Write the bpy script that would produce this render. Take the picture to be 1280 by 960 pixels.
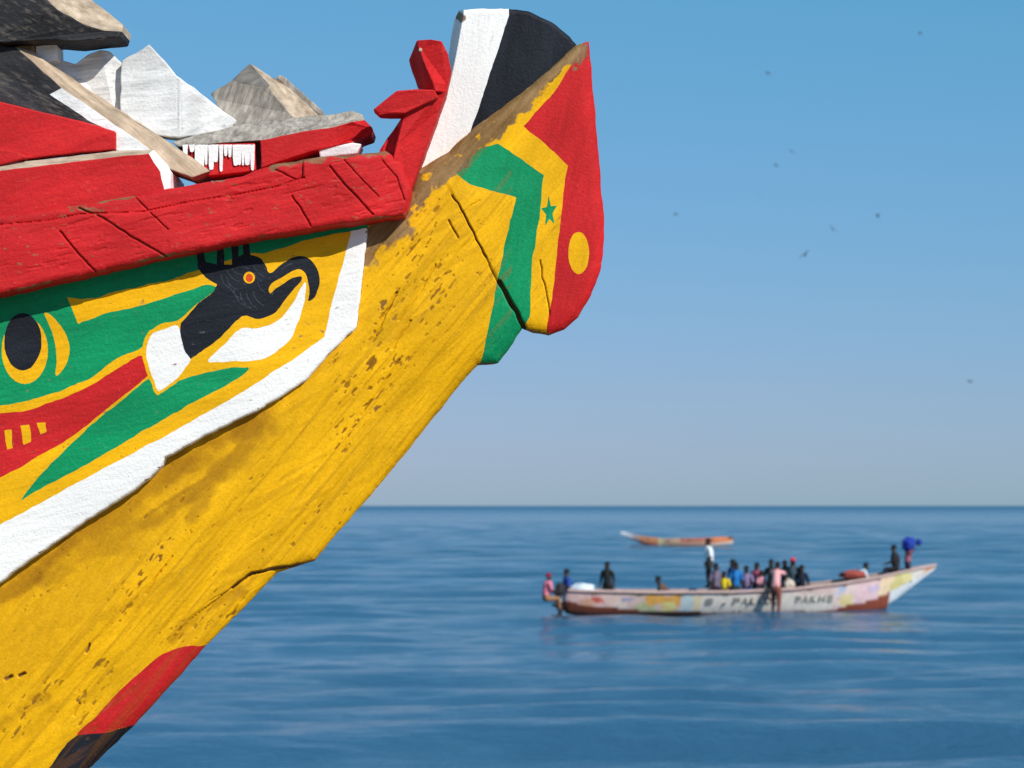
import bpy, bmesh, math, random
import numpy as np
from mathutils import Vector, Matrix

# ------------------------------------------------------------------ camera, sky, sun, exposure
for o in list(bpy.data.objects):
    bpy.data.objects.remove(o)
SC = bpy.context.scene
COL = SC.collection
CAM_H = 3.8
LENS = 85.0
F = LENS / 36.0 * 1280.0            # focal length in photo pixels
HY = 632.0                          # row of the horizon

cam = bpy.data.cameras.new('camera')
cam.lens = LENS; cam.sensor_width = 36.0
cam.shift_y = (HY - 480.0) / 1280.0
cam.clip_start = 0.1; cam.clip_end = 60000
cam.dof.use_dof = True; cam.dof.focus_distance = 6.62; cam.dof.aperture_fstop = 7.2
camo = bpy.data.objects.new('camera', cam); COL.objects.link(camo)
camo.location = (0, 0, CAM_H); camo.rotation_euler = (math.radians(90), 0, 0)
SC.camera = camo

SUN_AZ = math.radians(137)          # clockwise from +Y (the view direction)
SUN_EL = math.radians(37)
world = bpy.data.worlds.new('World'); SC.world = world; world.use_nodes = True
wn = world.node_tree.nodes; wl = world.node_tree.links; wn.clear()
wo = wn.new('ShaderNodeOutputWorld'); wb = wn.new('ShaderNodeBackground'); ws = wn.new('ShaderNodeTexSky')
ws.sky_type = 'NISHITA'; ws.sun_disc = False
ws.sun_elevation = SUN_EL; ws.sun_rotation = SUN_AZ
ws.altitude = 2500; ws.air_density = 1.5; ws.dust_density = 3.0; ws.ozone_density = 4.0
wb.inputs['Strength'].default_value = 0.10
# one even colour grade over the whole sky: a power and a gain for each channel
wsep = wn.new('ShaderNodeSeparateColor'); wcmb = wn.new('ShaderNodeCombineColor'); wl.new(ws.outputs[0], wsep.inputs[0])
for k, (gam, gain) in enumerate(((1.0, 0.55), (0.38, 2.24), (0.5, 2.64))):
    wp = wn.new('ShaderNodeMath'); wp.operation = 'POWER'; wp.inputs[1].default_value = gam
    wm = wn.new('ShaderNodeMath'); wm.operation = 'MULTIPLY'; wm.inputs[1].default_value = gain
    wl.new(wsep.outputs[k], wp.inputs[0]); wl.new(wp.outputs[0], wm.inputs[0]); wl.new(wm.outputs[0], wcmb.inputs[k])
wl.new(wcmb.outputs[0], wb.inputs[0]); wl.new(wb.outputs[0], wo.inputs[0])

sun = bpy.data.lights.new('sun', 'SUN'); sun.energy = 4.7; sun.angle = math.radians(0.5); sun.color = (1.0, 0.95, 0.87)
suno = bpy.data.objects.new('sun', sun); COL.objects.link(suno)
sv = Vector((math.sin(SUN_AZ) * math.cos(SUN_EL), math.cos(SUN_AZ) * math.cos(SUN_EL), math.sin(SUN_EL)))
suno.rotation_euler = sv.to_track_quat('Z', 'Y').to_euler(); suno.location = (20, -20, 30)

SC.view_settings.view_transform = 'Standard'; SC.view_settings.look = 'None'
SC.view_settings.exposure = 0.0; SC.view_settings.gamma = 1.0; SC.view_settings.use_curve_mapping = False

# ------------------------------------------------------------------ small helpers
def lin(r, g, b):
    f = lambda c: (c / 12.92 if c <= 0.04045 else ((c + 0.055) / 1.055) ** 2.4)
    return (f(r / 255), f(g / 255), f(b / 255))

def tag(o, label=None, cat=None, group=None, kind=None):
    if label: o['label'] = label
    if cat: o['category'] = cat
    if group: o['group'] = group
    if kind: o['kind'] = kind
    return o

def empty(name, loc, rz=0.0):
    o = bpy.data.objects.new(name, None); COL.objects.link(o)
    o.location = loc; o.rotation_euler = (0, 0, rz); o.empty_display_size = 0.2
    return o

def mesh_obj(name, verts, faces, mats, parent=None, fm=None, smooth=False):
    me = bpy.data.meshes.new(name)
    me.from_pydata([tuple(v) for v in verts], [], [tuple(f) for f in faces])
    for m in (mats if isinstance(mats, (list, tuple)) else [mats]): me.materials.append(m)
    if fm is not None: me.polygons.foreach_set('material_index', fm)
    if smooth: me.polygons.foreach_set('use_smooth', [True] * len(me.polygons))
    me.update()
    o = bpy.data.objects.new(name, me); COL.objects.link(o)
    if parent: o.parent = parent
    return o

_rng = np.random.RandomState(7)
_LAT = _rng.rand(512, 512)
def vnoise(x, y, seed=0):
    x = x + seed * 17.37; y = y + seed * 41.91
    xi = np.floor(x).astype(np.int64); yi = np.floor(y).astype(np.int64)
    fx = x - xi; fy = y - yi
    fx = fx * fx * (3 - 2 * fx); fy = fy * fy * (3 - 2 * fy)
    a = _LAT[xi % 512, yi % 512]; b = _LAT[(xi + 1) % 512, yi % 512]
    c = _LAT[xi % 512, (yi + 1) % 512]; d = _LAT[(xi + 1) % 512, (yi + 1) % 512]
    return (a * (1 - fx) + b * fx) * (1 - fy) + (c * (1 - fx) + d * fx) * fy
def fbm(x, y, seed=0, octv=4, gain=0.5):
    s = 0; a = 1; t = 0
    for i in range(octv):
        s = s + a * vnoise(x * 2 ** i, y * 2 ** i, seed + i * 3); t += a; a *= gain
    return s / t
def sstep(a, b, x):
    t = np.clip((x - a) / (b - a), 0, 1); return t * t * (3 - 2 * t)

def segdist(px, py, poly, closed=False):
    d = np.full(px.shape, 1e9)
    n = len(poly)
    for i in range(n if closed else n - 1):
        ax, ay = poly[i]; bx, by = poly[(i + 1) % n]
        vx, vy = bx - ax, by - ay; L = vx * vx + vy * vy + 1e-9
        t = np.clip(((px - ax) * vx + (py - ay) * vy) / L, 0, 1)
        d = np.minimum(d, (px - ax - t * vx) ** 2 + (py - ay - t * vy) ** 2)
    return np.sqrt(d)
def pip(px, py, poly):
    c = np.zeros(px.shape, bool); n = len(poly)
    for i in range(n):
        x1, y1 = poly[i]; x2, y2 = poly[(i + 1) % n]
        if y1 == y2: continue
        cond = ((y1 > py) != (y2 > py)) & (px < (x2 - x1) * (py - y1) / (y2 - y1) + x1)
        c ^= cond
    return c
def smooth_poly(poly, n=5, closed=True):
    P = [np.array(p, float) for p in poly]; N = len(P); out = []
    for i in range(N if closed else N - 1):
        p0 = P[(i - 1) % N] if closed or i > 0 else P[0]
        p1 = P[i]; p2 = P[(i + 1) % N]; p3 = P[(i + 2) % N] if closed or i + 2 < N else P[-1]
        for k in range(n):
            t = k / n
            out.append(tuple(0.5 * ((2 * p1) + (-p0 + p2) * t + (2 * p0 - 5 * p1 + 4 * p2 - p3) * t * t + (-p0 + 3 * p1 - 3 * p2 + p3) * t ** 3)))
    return out
def wob(poly, amp=0.6, seed=0, step=5.0, freq=0.09):
    out = []; N = len(poly)
    for i in range(N):
        a = np.array(poly[i], float); b = np.array(poly[(i + 1) % N], float)
        n = max(1, int(np.hypot(*(b - a)) / step)); n = min(n, 60)
        for k in range(n): out.append(a + (b - a) * k / n)
    o = np.array(out)
    ox = (vnoise(o[:, 0] * freq, o[:, 1] * freq, seed + 1) - .5) * 2 * amp + (vnoise(o[:, 0] * freq * 3, o[:, 1] * freq * 3, seed + 5) - .5) * amp
    oy = (vnoise(o[:, 0] * freq, o[:, 1] * freq, seed + 9) - .5) * 2 * amp + (vnoise(o[:, 0] * freq * 3, o[:, 1] * freq * 3, seed + 13) - .5) * amp
    return [(float(a), float(b)) for a, b in zip(o[:, 0] + ox, o[:, 1] + oy)]
def ellipse(cx, cy, rx, ry, n=28, rot=0.0):
    return [(cx + rx * math.cos(t) * math.cos(rot) - ry * math.sin(t) * math.sin(rot), cy + rx * math.cos(t) * math.sin(rot) + ry * math.sin(t) * math.cos(rot)) for t in [2 * math.pi * i / n for i in range(n)]]

# the near side of the beached boat: a leaning plane, D metres off at the stem, opening towards the hull
D0, KX, TZ = 6.7, 0.20, -0.07
YC = D0 + 0.13                       # middle plane of the boat
ROOT = np.array((-1.6, YC, 1.9))
def P(px, py, off=0.0):
    px = np.asarray(px, float); py = np.asarray(py, float)
    a = (px - 640.0) / F; b = (HY - py) / F
    Y = (D0 + off) / (1 - KX * a - TZ * b)
    return np.stack([a * Y, Y, CAM_H + b * Y], -1)

# ------------------------------------------------------------------ materials
def nodes(name):
    m = bpy.data.materials.new(name); m.use_nodes = True
    nt = m.node_tree; nt.nodes.clear()
    out = nt.nodes.new('ShaderNodeOutputMaterial'); b = nt.nodes.new('ShaderNodeBsdfPrincipled')
    nt.links.new(b.outputs[0], out.inputs[0])
    return m, nt, b
def N(nt, t, **kw):
    n = nt.nodes.new(t)
    for k, v in kw.items():
        if k in n.inputs: n.inputs[k].default_value = v
        else: setattr(n, k, v)
    return n
def mixc(nt, fac, a, b, mode='MIX'):
    n = nt.nodes.new('ShaderNodeMix'); n.data_type = 'RGBA'; n.blend_type = mode
    for sock, v in ((n.inputs[0], fac), (n.inputs[6], a), (n.inputs[7], b)):
        if hasattr(v, 'is_output'): nt.links.new(v, sock)
        elif isinstance(v, tuple): sock.default_value = (*v, 1)
        else: sock.default_value = v
    return n.outputs[2]
def ramp(nt, src, stops):
    r = nt.nodes.new('ShaderNodeValToRGB'); e = r.color_ramp.elements
    while len(e) < len(stops): e.new(0.5)
    for i, (p, c) in enumerate(stops):
        e[i].position = p; e[i].color = (*c, 1) if isinstance(c, tuple) else (c, c, c, 1)
    nt.links.new(src, r.inputs[0]); return r.outputs[0]
def coords(nt, ang=0.0, sc=(1, 1, 1)):
    t = nt.nodes.new('ShaderNodeTexCoord'); a = nt.nodes.new('ShaderNodeMapping'); a.inputs['Rotation'].default_value = (0, ang, 0)
    b = nt.nodes.new('ShaderNodeMapping'); b.inputs['Scale'].default_value = sc
    nt.links.new(t.outputs['Object'], a.inputs[0]); nt.links.new(a.outputs[0], b.inputs[0]); return b.outputs[0]
def noise(nt, vec, scale, detail=4, rough=0.55):
    n = N(nt, 'ShaderNodeTexNoise'); n.inputs['Scale'].default_value = scale; n.inputs['Detail'].default_value = detail; n.inputs['Roughness'].default_value = rough
    nt.links.new(vec, n.inputs['Vector']); return n.outputs['Fac']
GRAIN = math.radians(50)
def ramp2(nt, src, a, b, c, d):
    n = nt.nodes.new('ShaderNodeMapRange')
    for i, v in enumerate((a, b, c, d)): n.inputs[1 + i].default_value = v
    nt.links.new(src, n.inputs[0]); return n.outputs[0]
def paint(name, rgb, ang=0.0, rough=0.58, var=0.14, chips=0.5, wood=((0.10, 0.055, 0.025), (0.30, 0.19, 0.10)), bump=0.45, spec=0.14, grain=0.16, an=0.16, gs=14):
    m, nt, b = nodes(name)
    c0 = coords(nt, 0.0); cg = coords(nt, ang, (an, 1, 1))
    n1 = noise(nt, cg, gs, 5); n2 = noise(nt, c0, 120, 4, 0.6); n3 = noise(nt, cg, 90, 4, 0.6); n4 = noise(nt, c0, 5, 3)
    v = ramp(nt, n1, [(0.28, 1 - var * 1.6), (0.7, 1 + var * 0.5)])
    col = mixc(nt, 1.0, rgb, v, 'MULTIPLY')
    v2 = ramp(nt, n4, [(0.3, 1 - var * 0.8), (0.7, 1.0)])
    col = mixc(nt, 1.0, col, v2, 'MULTIPLY')
    mot = N(nt, 'ShaderNodeMath', operation='ADD'); nt.links.new(n2, mot.inputs[0]); nt.links.new(n3, mot.inputs[1])
    col = mixc(nt, 1.0, col, ramp2(nt, mot.outputs[0], 0.72, 1.28, 1 - grain, 1 + grain * 0.45), 'MULTIPLY')
    # small pale scuffs and dark specks in the paint
    scuff = ramp(nt, n2, [(0.66, 0.0), (0.76, 0.22 * chips)])
    col = mixc(nt, scuff, col, (0.62, 0.52, 0.42))
    speck = ramp(nt, n3, [(0.24, 0.75 * chips), (0.33, 0.0)])
    col = mixc(nt, speck, col, (0.07, 0.035, 0.015))
    # bare wood where the paint has worn off
    wn_ = noise(nt, cg, 60, 5, 0.65)
    wcol = ramp(nt, wn_, [(0.3, wood[0]), (0.7, wood[1])])
    at = N(nt, 'ShaderNodeAttribute', attribute_name='wear')
    ad = N(nt, 'ShaderNodeMath', operation='ADD'); nt.links.new(at.outputs['Fac'], ad.inputs[0])
    mm = N(nt, 'ShaderNodeMath', operation='MULTIPLY_ADD'); nt.links.new(n3, mm.inputs[0]); mm.inputs[1].default_value = 1.1; mm.inputs[2].default_value = -0.55
    nt.links.new(mm.outputs[0], ad.inputs[1])
    wf = ramp(nt, ad.outputs[0], [(0.42, 0.0), (0.72, 0.92)])
    col = mixc(nt, wf, col, wcol)
    # thin veil of dirt and of the shade painted under the planking
    dt = N(nt, 'ShaderNodeAttribute', attribute_name='dirt_shade')
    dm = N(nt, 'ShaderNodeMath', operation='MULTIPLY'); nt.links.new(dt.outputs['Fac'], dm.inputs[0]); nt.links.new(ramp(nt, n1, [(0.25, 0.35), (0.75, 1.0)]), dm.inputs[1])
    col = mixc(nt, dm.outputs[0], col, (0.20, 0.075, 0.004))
    nt.links.new(col, b.inputs['Base Color'])
    nt.links.new(ramp(nt, n2, [(0.2, rough - 0.1), (0.8, rough + 0.2)]), b.inputs['Roughness'])
    b.inputs['Specular IOR Level'].default_value = spec
    bp = N(nt, 'ShaderNodeBump'); bp.inputs['Strength'].default_value = bump; bp.inputs['Distance'].default_value = 0.004
    hs = N(nt, 'ShaderNodeMath', operation='ADD'); nt.links.new(n3, hs.inputs[0]); nt.links.new(n2, hs.inputs[1])
    nt.links.new(hs.outputs[0], bp.inputs['Height']); nt.links.new(bp.outputs[0], b.inputs['Normal'])
    return m
def flatmat(name, rgb, rough=0.7, var=0.15, scale=8.0, spec=0.3):
    m, nt, b = nodes(name)
    n1 = noise(nt, coords(nt), scale, 4)
    col = mixc(nt, 1.0, rgb, ramp(nt, n1, [(0.3, 1 - var), (0.7, 1 + var)]), 'MULTIPLY')
    nt.links.new(col, b.inputs['Base Color']); b.inputs['Roughness'].default_value = rough; b.inputs['Specular IOR Level'].default_value = spec
    return m
def rawwood(name, dark, light, ang=0.0, scale=9.0, rough=0.8):
    m, nt, b = nodes(name)
    cg = coords(nt, ang, (0.08, 1, 1)); c0 = coords(nt)
    n1 = noise(nt, cg, scale * 6, 6, 0.65); n2 = noise(nt, c0, 22, 4)
    col = ramp(nt, n1, [(0.28, dark), (0.62, light)])
    col = mixc(nt, 1.0, col, ramp(nt, n2, [(0.3, 0.65), (0.7, 1.12)]), 'MULTIPLY')
    nt.links.new(col, b.inputs['Base Color']); b.inputs['Roughness'].default_value = rough; b.inputs['Specular IOR Level'].default_value = 0.2
    bp = N(nt, 'ShaderNodeBump'); bp.inputs['Strength'].default_value = 0.5; bp.inputs['Distance'].default_value = 0.004
    nt.links.new(n1, bp.inputs['Height']); nt.links.new(bp.outputs[0], b.inputs['Normal'])
    return m

YEL, GRN, RED, WHT, BLK = (0.90, 0.475, 0.004), (0.003, 0.30, 0.115), (0.62, 0.019, 0.022), (0.86, 0.86, 0.84), (0.016, 0.020, 0.030)
M = {}
for key, ang in (('flat', math.radians(12)), ('log', GRAIN), ('head', math.radians(78))):
    M['yel_' + key] = paint('yellow_paint_' + key, YEL, ang, chips=0.8 if key == 'log' else 0.5, var=0.13, grain=0.15 if key == 'log' else 0.12, bump=0.32)
    M['grn_' + key] = paint('green_paint_' + key, GRN, ang)
    M['red_' + key] = paint('red_paint_' + key, RED, ang, var=0.16, chips=0.7)
    M['wht_' + key] = paint('white_paint_' + key, WHT, ang, var=0.05, chips=0.35, grain=0.05)
    M['blk_' + key] = paint('black_paint_' + key, BLK, ang, var=0.3, chips=0.35, wood=((0.04, 0.04, 0.04), (0.12, 0.11, 0.10)))
M['orange'] = paint('orange_paint', (0.72, 0.09, 0.015))
M['slate'] = paint('worn_black_paint', (0.045, 0.046, 0.052), math.radians(-20), var=0.45, grain=0.35, wood=((0.08, 0.07, 0.06), (0.20, 0.17, 0.14)), chips=0.6)
M['whitewash'] = paint('weathered_white_paint', (0.88, 0.88, 0.87), math.radians(6), var=0.20, chips=0.8, grain=0.10, an=0.07, gs=38, wood=((0.22, 0.22, 0.22), (0.42, 0.41, 0.40)), bump=0.5)
M['tan'] = rawwood('bare_tan_wood', (0.30, 0.21, 0.14), (0.60, 0.46, 0.33), math.radians(-40))
M['tan_flat'] = rawwood('bare_tan_wood_flat', (0.30, 0.22, 0.15), (0.58, 0.46, 0.34), math.radians(10))
M['grey'] = rawwood('grey_weathered_wood', (0.17, 0.145, 0.12), (0.46, 0.41, 0.35), math.radians(70), 14.0)
M['greyd'] = rawwood('dark_weathered_wood', (0.10, 0.09, 0.08), (0.24, 0.22, 0.20), math.radians(30))
M['brown'] = rawwood('brown_worn_wood', (0.13, 0.075, 0.035), (0.36, 0.24, 0.13), GRAIN)

# ------------------------------------------------------------------ sea, beach
def build_sea():
    rows = np.concatenate([np.geomspace(18, 700, 900), np.geomspace(720, 45000, 60)])
    cols = np.linspace(-1.1, 1.1, 61)
    core = np.linspace(-0.27, 0.27, 420)
    cols = np.concatenate([cols[cols < -0.28], core, cols[cols > 0.28]])
    Y, A = np.meshgrid(rows, cols, indexing='ij')
    X = A * Y
    rng = random.Random(4)
    Z = np.zeros_like(X)
    for i in range(34):
        lam = 0.9 * (1.16 ** i) if i < 20 else rng.uniform(3, 16)
        th = math.radians(90 + rng.gauss(0, 24)); k = 2 * math.pi / lam
        amp = 0.0048 * lam ** 0.75 * rng.uniform(0.5, 1.0)
        if i >= 26: lam = rng.uniform(3.2, 8.0); k = 2 * math.pi / lam; amp = 0.0074 * lam * rng.uniform(0.6, 1.0)
        ph = rng.uniform(0, 6.28)
        mod = fbm(X * 0.02 + i * 3.1, Y * 0.035, i, 2)
        fade = np.clip(1.3 - Y * 0.0062 / lam * 1.1, 0, 1)      # drop what the mesh cannot carry
        w = np.sin(k * (X * math.cos(th) + Y * math.sin(th)) + ph)
        Z += amp * fade * (0.35 + 1.3 * mod) * (w - 0.25 * (1 - w * w))
    Z *= np.clip((700 - Y) / 200, 0, 1)
    nr, nc = X.shape
    V = np.stack([X, Y, Z], -1).reshape(-1, 3)
    idx = np.arange(nr * nc).reshape(nr, nc)
    Fc = np.stack([idx[:-1, :-1], idx[:-1, 1:], idx[1:, 1:], idx[1:, :-1]], -1).reshape(-1, 4)
    m, nt, b = nodes('sea_water')
    t = nt.nodes.new('ShaderNodeTexCoord')
    def mp(sc):
        mm = nt.nodes.new('ShaderNodeMapping'); mm.inputs['Scale'].default_value = sc; nt.links.new(t.outputs['Object'], mm.inputs[0]); return mm.outputs[0]
    n1 = noise(nt, mp((0.45, 1, 1)), 0.9, 5, 0.6); n2 = noise(nt, mp((0.5, 1, 1)), 4.2, 4, 0.6); n3 = noise(nt, mp((0.12, 0.35, 1)), 0.10, 3)
    b.inputs['Base Color'].default_value = (0.030, 0.092, 0.172, 1)
    b.inputs['IOR'].default_value = 1.33
    sp = nt.nodes.new('ShaderNodeSeparateXYZ'); nt.links.new(t.outputs['Object'], sp.inputs[0])
    mr = nt.nodes.new('ShaderNodeMapRange'); mr.inputs[1].default_value = 300; mr.inputs[2].default_value = 2500; mr.inputs[3].default_value = 0.09; mr.inputs[4].default_value = 0.34
    nt.links.new(sp.outputs['Y'], mr.inputs[0]); nt.links.new(mr.outputs[0], b.inputs['Roughness'])     # ruffled open water
    a1 = N(nt, 'ShaderNodeMath', operation='MULTIPLY_ADD'); nt.links.new(n2, a1.inputs[0]); a1.inputs[1].default_value = 0.3; nt.links.new(n1, a1.inputs[2])
    bp = N(nt, 'ShaderNodeBump'); bp.inputs['Distance'].default_value = 0.30
    nt.links.new(ramp(nt, n3, [(0.35, 0.26), (0.65, 0.92)]), bp.inputs['Strength'])
    nt.links.new(a1.outputs[0], bp.inputs['Height']); nt.links.new(bp.outputs[0], b.inputs['Normal'])
    me = bpy.data.meshes.new('sea'); me.from_pydata(V.tolist(), [], Fc.tolist()); me.materials.append(m)
    me.polygons.foreach_set('use_smooth', [True] * len(me.polygons)); me.update()
    o = bpy.data.objects.new('sea', me); COL.objects.link(o); tag(o, kind='structure')
build_sea()

def build_beach():
    xs = np.concatenate([np.linspace(-300, -14, 25), np.linspace(-12, 12, 90), np.linspace(14, 300, 25)])
    ys = np.concatenate([np.linspace(-60, -4, 18), np.linspace(-3, 45, 150)])
    Y, X = np.meshgrid(ys, xs, indexing='ij')
    s = sstep(9.0, 30.0, Y)
    Z = 1.9 * (1 - s) - 1.0 * sstep(22, 40, Y) + (fbm(X * 0.6, Y * 0.6, 3, 4) - 0.5) * 0.16
    nr, nc = X.shape; idx = np.arange(nr * nc).reshape(nr, nc)
    V = np.stack([X, Y, Z], -1).reshape(-1, 3)
    Fc = np.stack([idx[:-1, :-1], idx[:-1, 1:], idx[1:, 1:], idx[1:, :-1]], -1).reshape(-1, 4)
    m, nt, b = nodes('sand')
    n1 = noise(nt, coords(nt), 3, 5); n2 = noise(nt, coords(nt), 300, 3)
    col = ramp(nt, n1, [(0.3, (0.15, 0.11, 0.07)), (0.7, (0.23, 0.175, 0.115))])
    col = mixc(nt, 1.0, col, ramp(nt, n2, [(0.3, 0.8), (0.7, 1.1)]), 'MULTIPLY')
    nt.links.new(col, b.inputs['Base Color']); b.inputs['Roughness'].default_value = 0.95
    bp = N(nt, 'ShaderNodeBump'); bp.inputs['Strength'].default_value = 0.5; bp.inputs['Distance'].default_value = 0.03
    nt.links.new(n1, bp.inputs['Height']); nt.links.new(bp.outputs[0], b.inputs['Normal'])
    o = mesh_obj('beach', V.tolist(), Fc.tolist(), m, smooth=True); tag(o, kind='structure')
build_beach()

# ------------------------------------------------------------------ the beached boat
BOAT = empty('beached_pirogue', tuple(ROOT))
tag(BOAT, 'brightly painted wooden pirogue bow in yellow, red, green and white filling the left', 'boat')

def axis(lo, hi, flo, fhi, step, coarse=9.0):
    a = np.arange(flo, fhi, step) if fhi > flo else np.array([])
    parts = []
    if lo < flo: parts.append(np.linspace(lo, flo, max(2, int((flo - lo) / coarse)), endpoint=False))
    parts.append(a)
    if hi > fhi: parts.append(np.linspace(fhi, hi, max(2, int((hi - fhi) / coarse))))
    else: parts.append(np.array([hi]))
    return np.concatenate(parts)

def build_mesh(name, V, faces_q, mat, parent, wear, dirt_shade, extra_faces=()):
    """faces_q: (n,4) indices into V; extra faces: list of index tuples"""
    used = np.zeros(len(V), bool); used[faces_q.ravel()] = True
    for f in extra_faces: used[list(f)] = True
    remap = np.cumsum(used) - 1
    vv = V[used]
    nq = len(faces_q); ex = [tuple(int(remap[i]) for i in f) for f in extra_faces]
    me = bpy.data.meshes.new(name)
    me.vertices.add(len(vv)); me.vertices.foreach_set('co', (vv - ROOT).astype(np.float32).ravel())
    loops = np.concatenate([remap[faces_q].ravel()] + [np.array(f) for f in ex]).astype(np.int32)
    tot = np.concatenate([np.full(nq, 4)] + [np.array([len(f)]) for f in ex]).astype(np.int32)
    start = np.concatenate([[0], np.cumsum(tot)[:-1]]).astype(np.int32)
    me.loops.add(len(loops)); me.loops.foreach_set('vertex_index', loops)
    me.polygons.add(len(tot)); me.polygons.foreach_set('loop_start', start); me.polygons.foreach_set('loop_total', tot)
    sm = np.zeros(len(tot), bool); sm[:nq] = True
    me.polygons.foreach_set('use_smooth', sm)
    for an, arr in (('wear', wear), ('dirt_shade', dirt_shade)):
        at = me.attributes.new(an, 'FLOAT', 'POINT'); at.data.foreach_set('value', arr[used].astype(np.float32))
    me.materials.append(mat); me.update(); me.validate()
    o = bpy.data.objects.new(name, me); COL.objects.link(o); o.parent = parent
    return o

def relief(name, outline, base_mat, layers, offset, parent, step=1.0, rnd=(10.0, 0.012), back='mirror', inset=0.35,
           wear=None, dirt_shade=None, fine=(-12, 772, -12, 972)):
    """A solid slab whose near face is a finely cut relief; paint layers are cut out of it as parts of their own.
       layers: (name, polygon, material, label)"""
    O = np.array(outline); x0, y0 = O.min(0); x1, y1 = O.max(0)
    xs = axis(x0, x1, max(x0, fine[0]), min(x1, fine[1]), step); ys = axis(y0, y1, max(y0, fine[2]), min(y1, fine[3]), step)
    gx, gy = np.meshgrid(xs, ys, indexing='ij'); nx, ny = gx.shape
    cx = (gx[:-1, :-1] + gx[1:, 1:]) / 2; cy = (gy[:-1, :-1] + gy[1:, 1:]) / 2
    lab = np.where(pip(cx, cy, outline), 0, -1)
    for i, L in enumerate(layers):
        pl = np.array(L[1]); a = pl.min(0); b = pl.max(0)
        ix0, ix1 = np.searchsorted(xs, a[0]) - 1, np.searchsorted(xs, b[0]) + 1
        iy0, iy1 = np.searchsorted(ys, a[1]) - 1, np.searchsorted(ys, b[1]) + 1
        ix0 = max(ix0, 0); iy0 = max(iy0, 0)
        s = (slice(ix0, ix1), slice(iy0, iy1))
        ins = pip(cx[s], cy[s], L[1]) & (lab[s] >= 0)
        lab[s] = np.where(ins, i + 1, lab[s])
    pad = np.full((nx + 1, ny + 1), -1); pad[1:nx, 1:ny] = lab
    q = [pad[:-1, :-1], pad[1:, :-1], pad[:-1, 1:], pad[1:, 1:]]
    mixv = (q[0] != q[1]) | (q[0] != q[2]) | (q[0] != q[3])
    bi, bj = np.nonzero(mixv)
    vx, vy = gx[bi, bj].copy(), gy[bi, bj].copy()
    lx = np.interp(vx, xs[:-1], np.diff(xs)); ly = np.interp(vy, ys[:-1], np.diff(ys))
    bd = np.full(vx.shape, 1e9); bx_, by_ = vx.copy(), vy.copy()
    for pl in [outline] + [L[1] for L in layers]:
        n = len(pl)
        for i in range(n):
            ax, ay = pl[i]; ex, ey = pl[(i + 1) % n]
            sel = np.nonzero((vx > min(ax, ex) - 12) & (vx < max(ax, ex) + 12) & (vy > min(ay, ey) - 12) & (vy < max(ay, ey) + 12))[0]
            if len(sel) == 0: continue
            ux, uy = ex - ax, ey - ay; LL = ux * ux + uy * uy + 1e-9
            t = np.clip(((vx[sel] - ax) * ux + (vy[sel] - ay) * uy) / LL, 0, 1)
            qx, qy = ax + t * ux, ay + t * uy; d = (vx[sel] - qx) ** 2 + (vy[sel] - qy) ** 2
            up = d < bd[sel]; k = sel[up]; bd[k] = d[up]; bx_[k] = qx[up]; by_[k] = qy[up]
    ok = np.sqrt(bd) < 0.85 * np.hypot(lx, ly)
    gx[bi[ok], bj[ok]] = bx_[ok]; gy[bi[ok], bj[ok]] = by_[ok]
    # only what is used
    fx, fy = gx.ravel(), gy.ravel()
    usedv = np.zeros((nx, ny), bool); ins = lab >= 0
    usedv[:-1, :-1] |= ins; usedv[1:, :-1] |= ins; usedv[:-1, 1:] |= ins; usedv[1:, 1:] |= ins
    u = usedv.ravel()
    off = np.zeros(nx * ny); W = np.zeros(nx * ny); DT = np.zeros(nx * ny)
    ux, uy = fx[u], fy[u]
    de = segdist(ux, uy, outline, True)
    r = rnd[0]; tt = np.clip(de / r, 0, 1)
    off[u] = offset(ux, uy, de) + rnd[1] * (1 - np.sqrt(np.clip(1 - (1 - tt) ** 2, 0, 1)))
    if wear is not None: W[u] = wear(ux, uy, de)
    if dirt_shade is not None: DT[u] = dirt_shade(ux, uy, de)
    V = P(fx, fy, off)
    idx = np.arange(nx * ny).reshape(nx, ny)
    quad = np.stack([idx[:-1, :-1], idx[:-1, 1:], idx[1:, 1:], idx[1:, :-1]], -1)
    # skirt and back from the outline
    dense = []
    n = len(outline)
    area = sum(outline[i][0] * outline[(i + 1) % n][1] - outline[(i + 1) % n][0] * outline[i][1] for i in range(n))
    sgn = 1 if area > 0 else -1
    on = np.array(outline); nm = np.zeros_like(on)
    for i in range(n):
        e = on[(i + 1) % n] - on[i - 1]; e = e / (np.hypot(*e) + 1e-9); nm[i] = (-e[1] * sgn, e[0] * sgn)     # inward, pixels
    # widen the normals' smoothing so the back stays tidy
    for _ in range(6): nm = (np.roll(nm, 1, 0) + 2 * nm + np.roll(nm, -1, 0)) / 4
    dd = np.zeros(n)
    fr = P(on[:, 0], on[:, 1], offset(on[:, 0], on[:, 1], dd) + rnd[1])
    bk = fr.copy()
    th = 2 * (YC - fr[:, 1]) if back == 'mirror' else np.full(n, back)
    bk[:, 1] += th
    bk[:, 0] += nm[:, 0] * np.minimum(th, 0.45) * inset; bk[:, 2] -= nm[:, 1] * np.minimum(th, 0.45) * inset
    nb = len(V); V = np.concatenate([V, fr, bk]); W = np.concatenate([W, np.full(2 * n, 0.3)]); DT = np.concatenate([DT, np.zeros(2 * n)])
    tx = on[:, 0] + (np.roll(on, -1, 0)[:, 0] - on[:, 0]) / 2 + nm[:, 0] * 3; ty = on[:, 1] + (np.roll(on, -1, 0)[:, 1] - on[:, 1]) / 2 + nm[:, 1] * 3
    sl = np.zeros(n, int)
    for i, L in enumerate(layers): sl[pip(tx, ty, L[1])] = i + 1
    def skirt(i): return (nb + i, nb + (i + 1) % n, nb + n + (i + 1) % n, nb + n + i)
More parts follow.
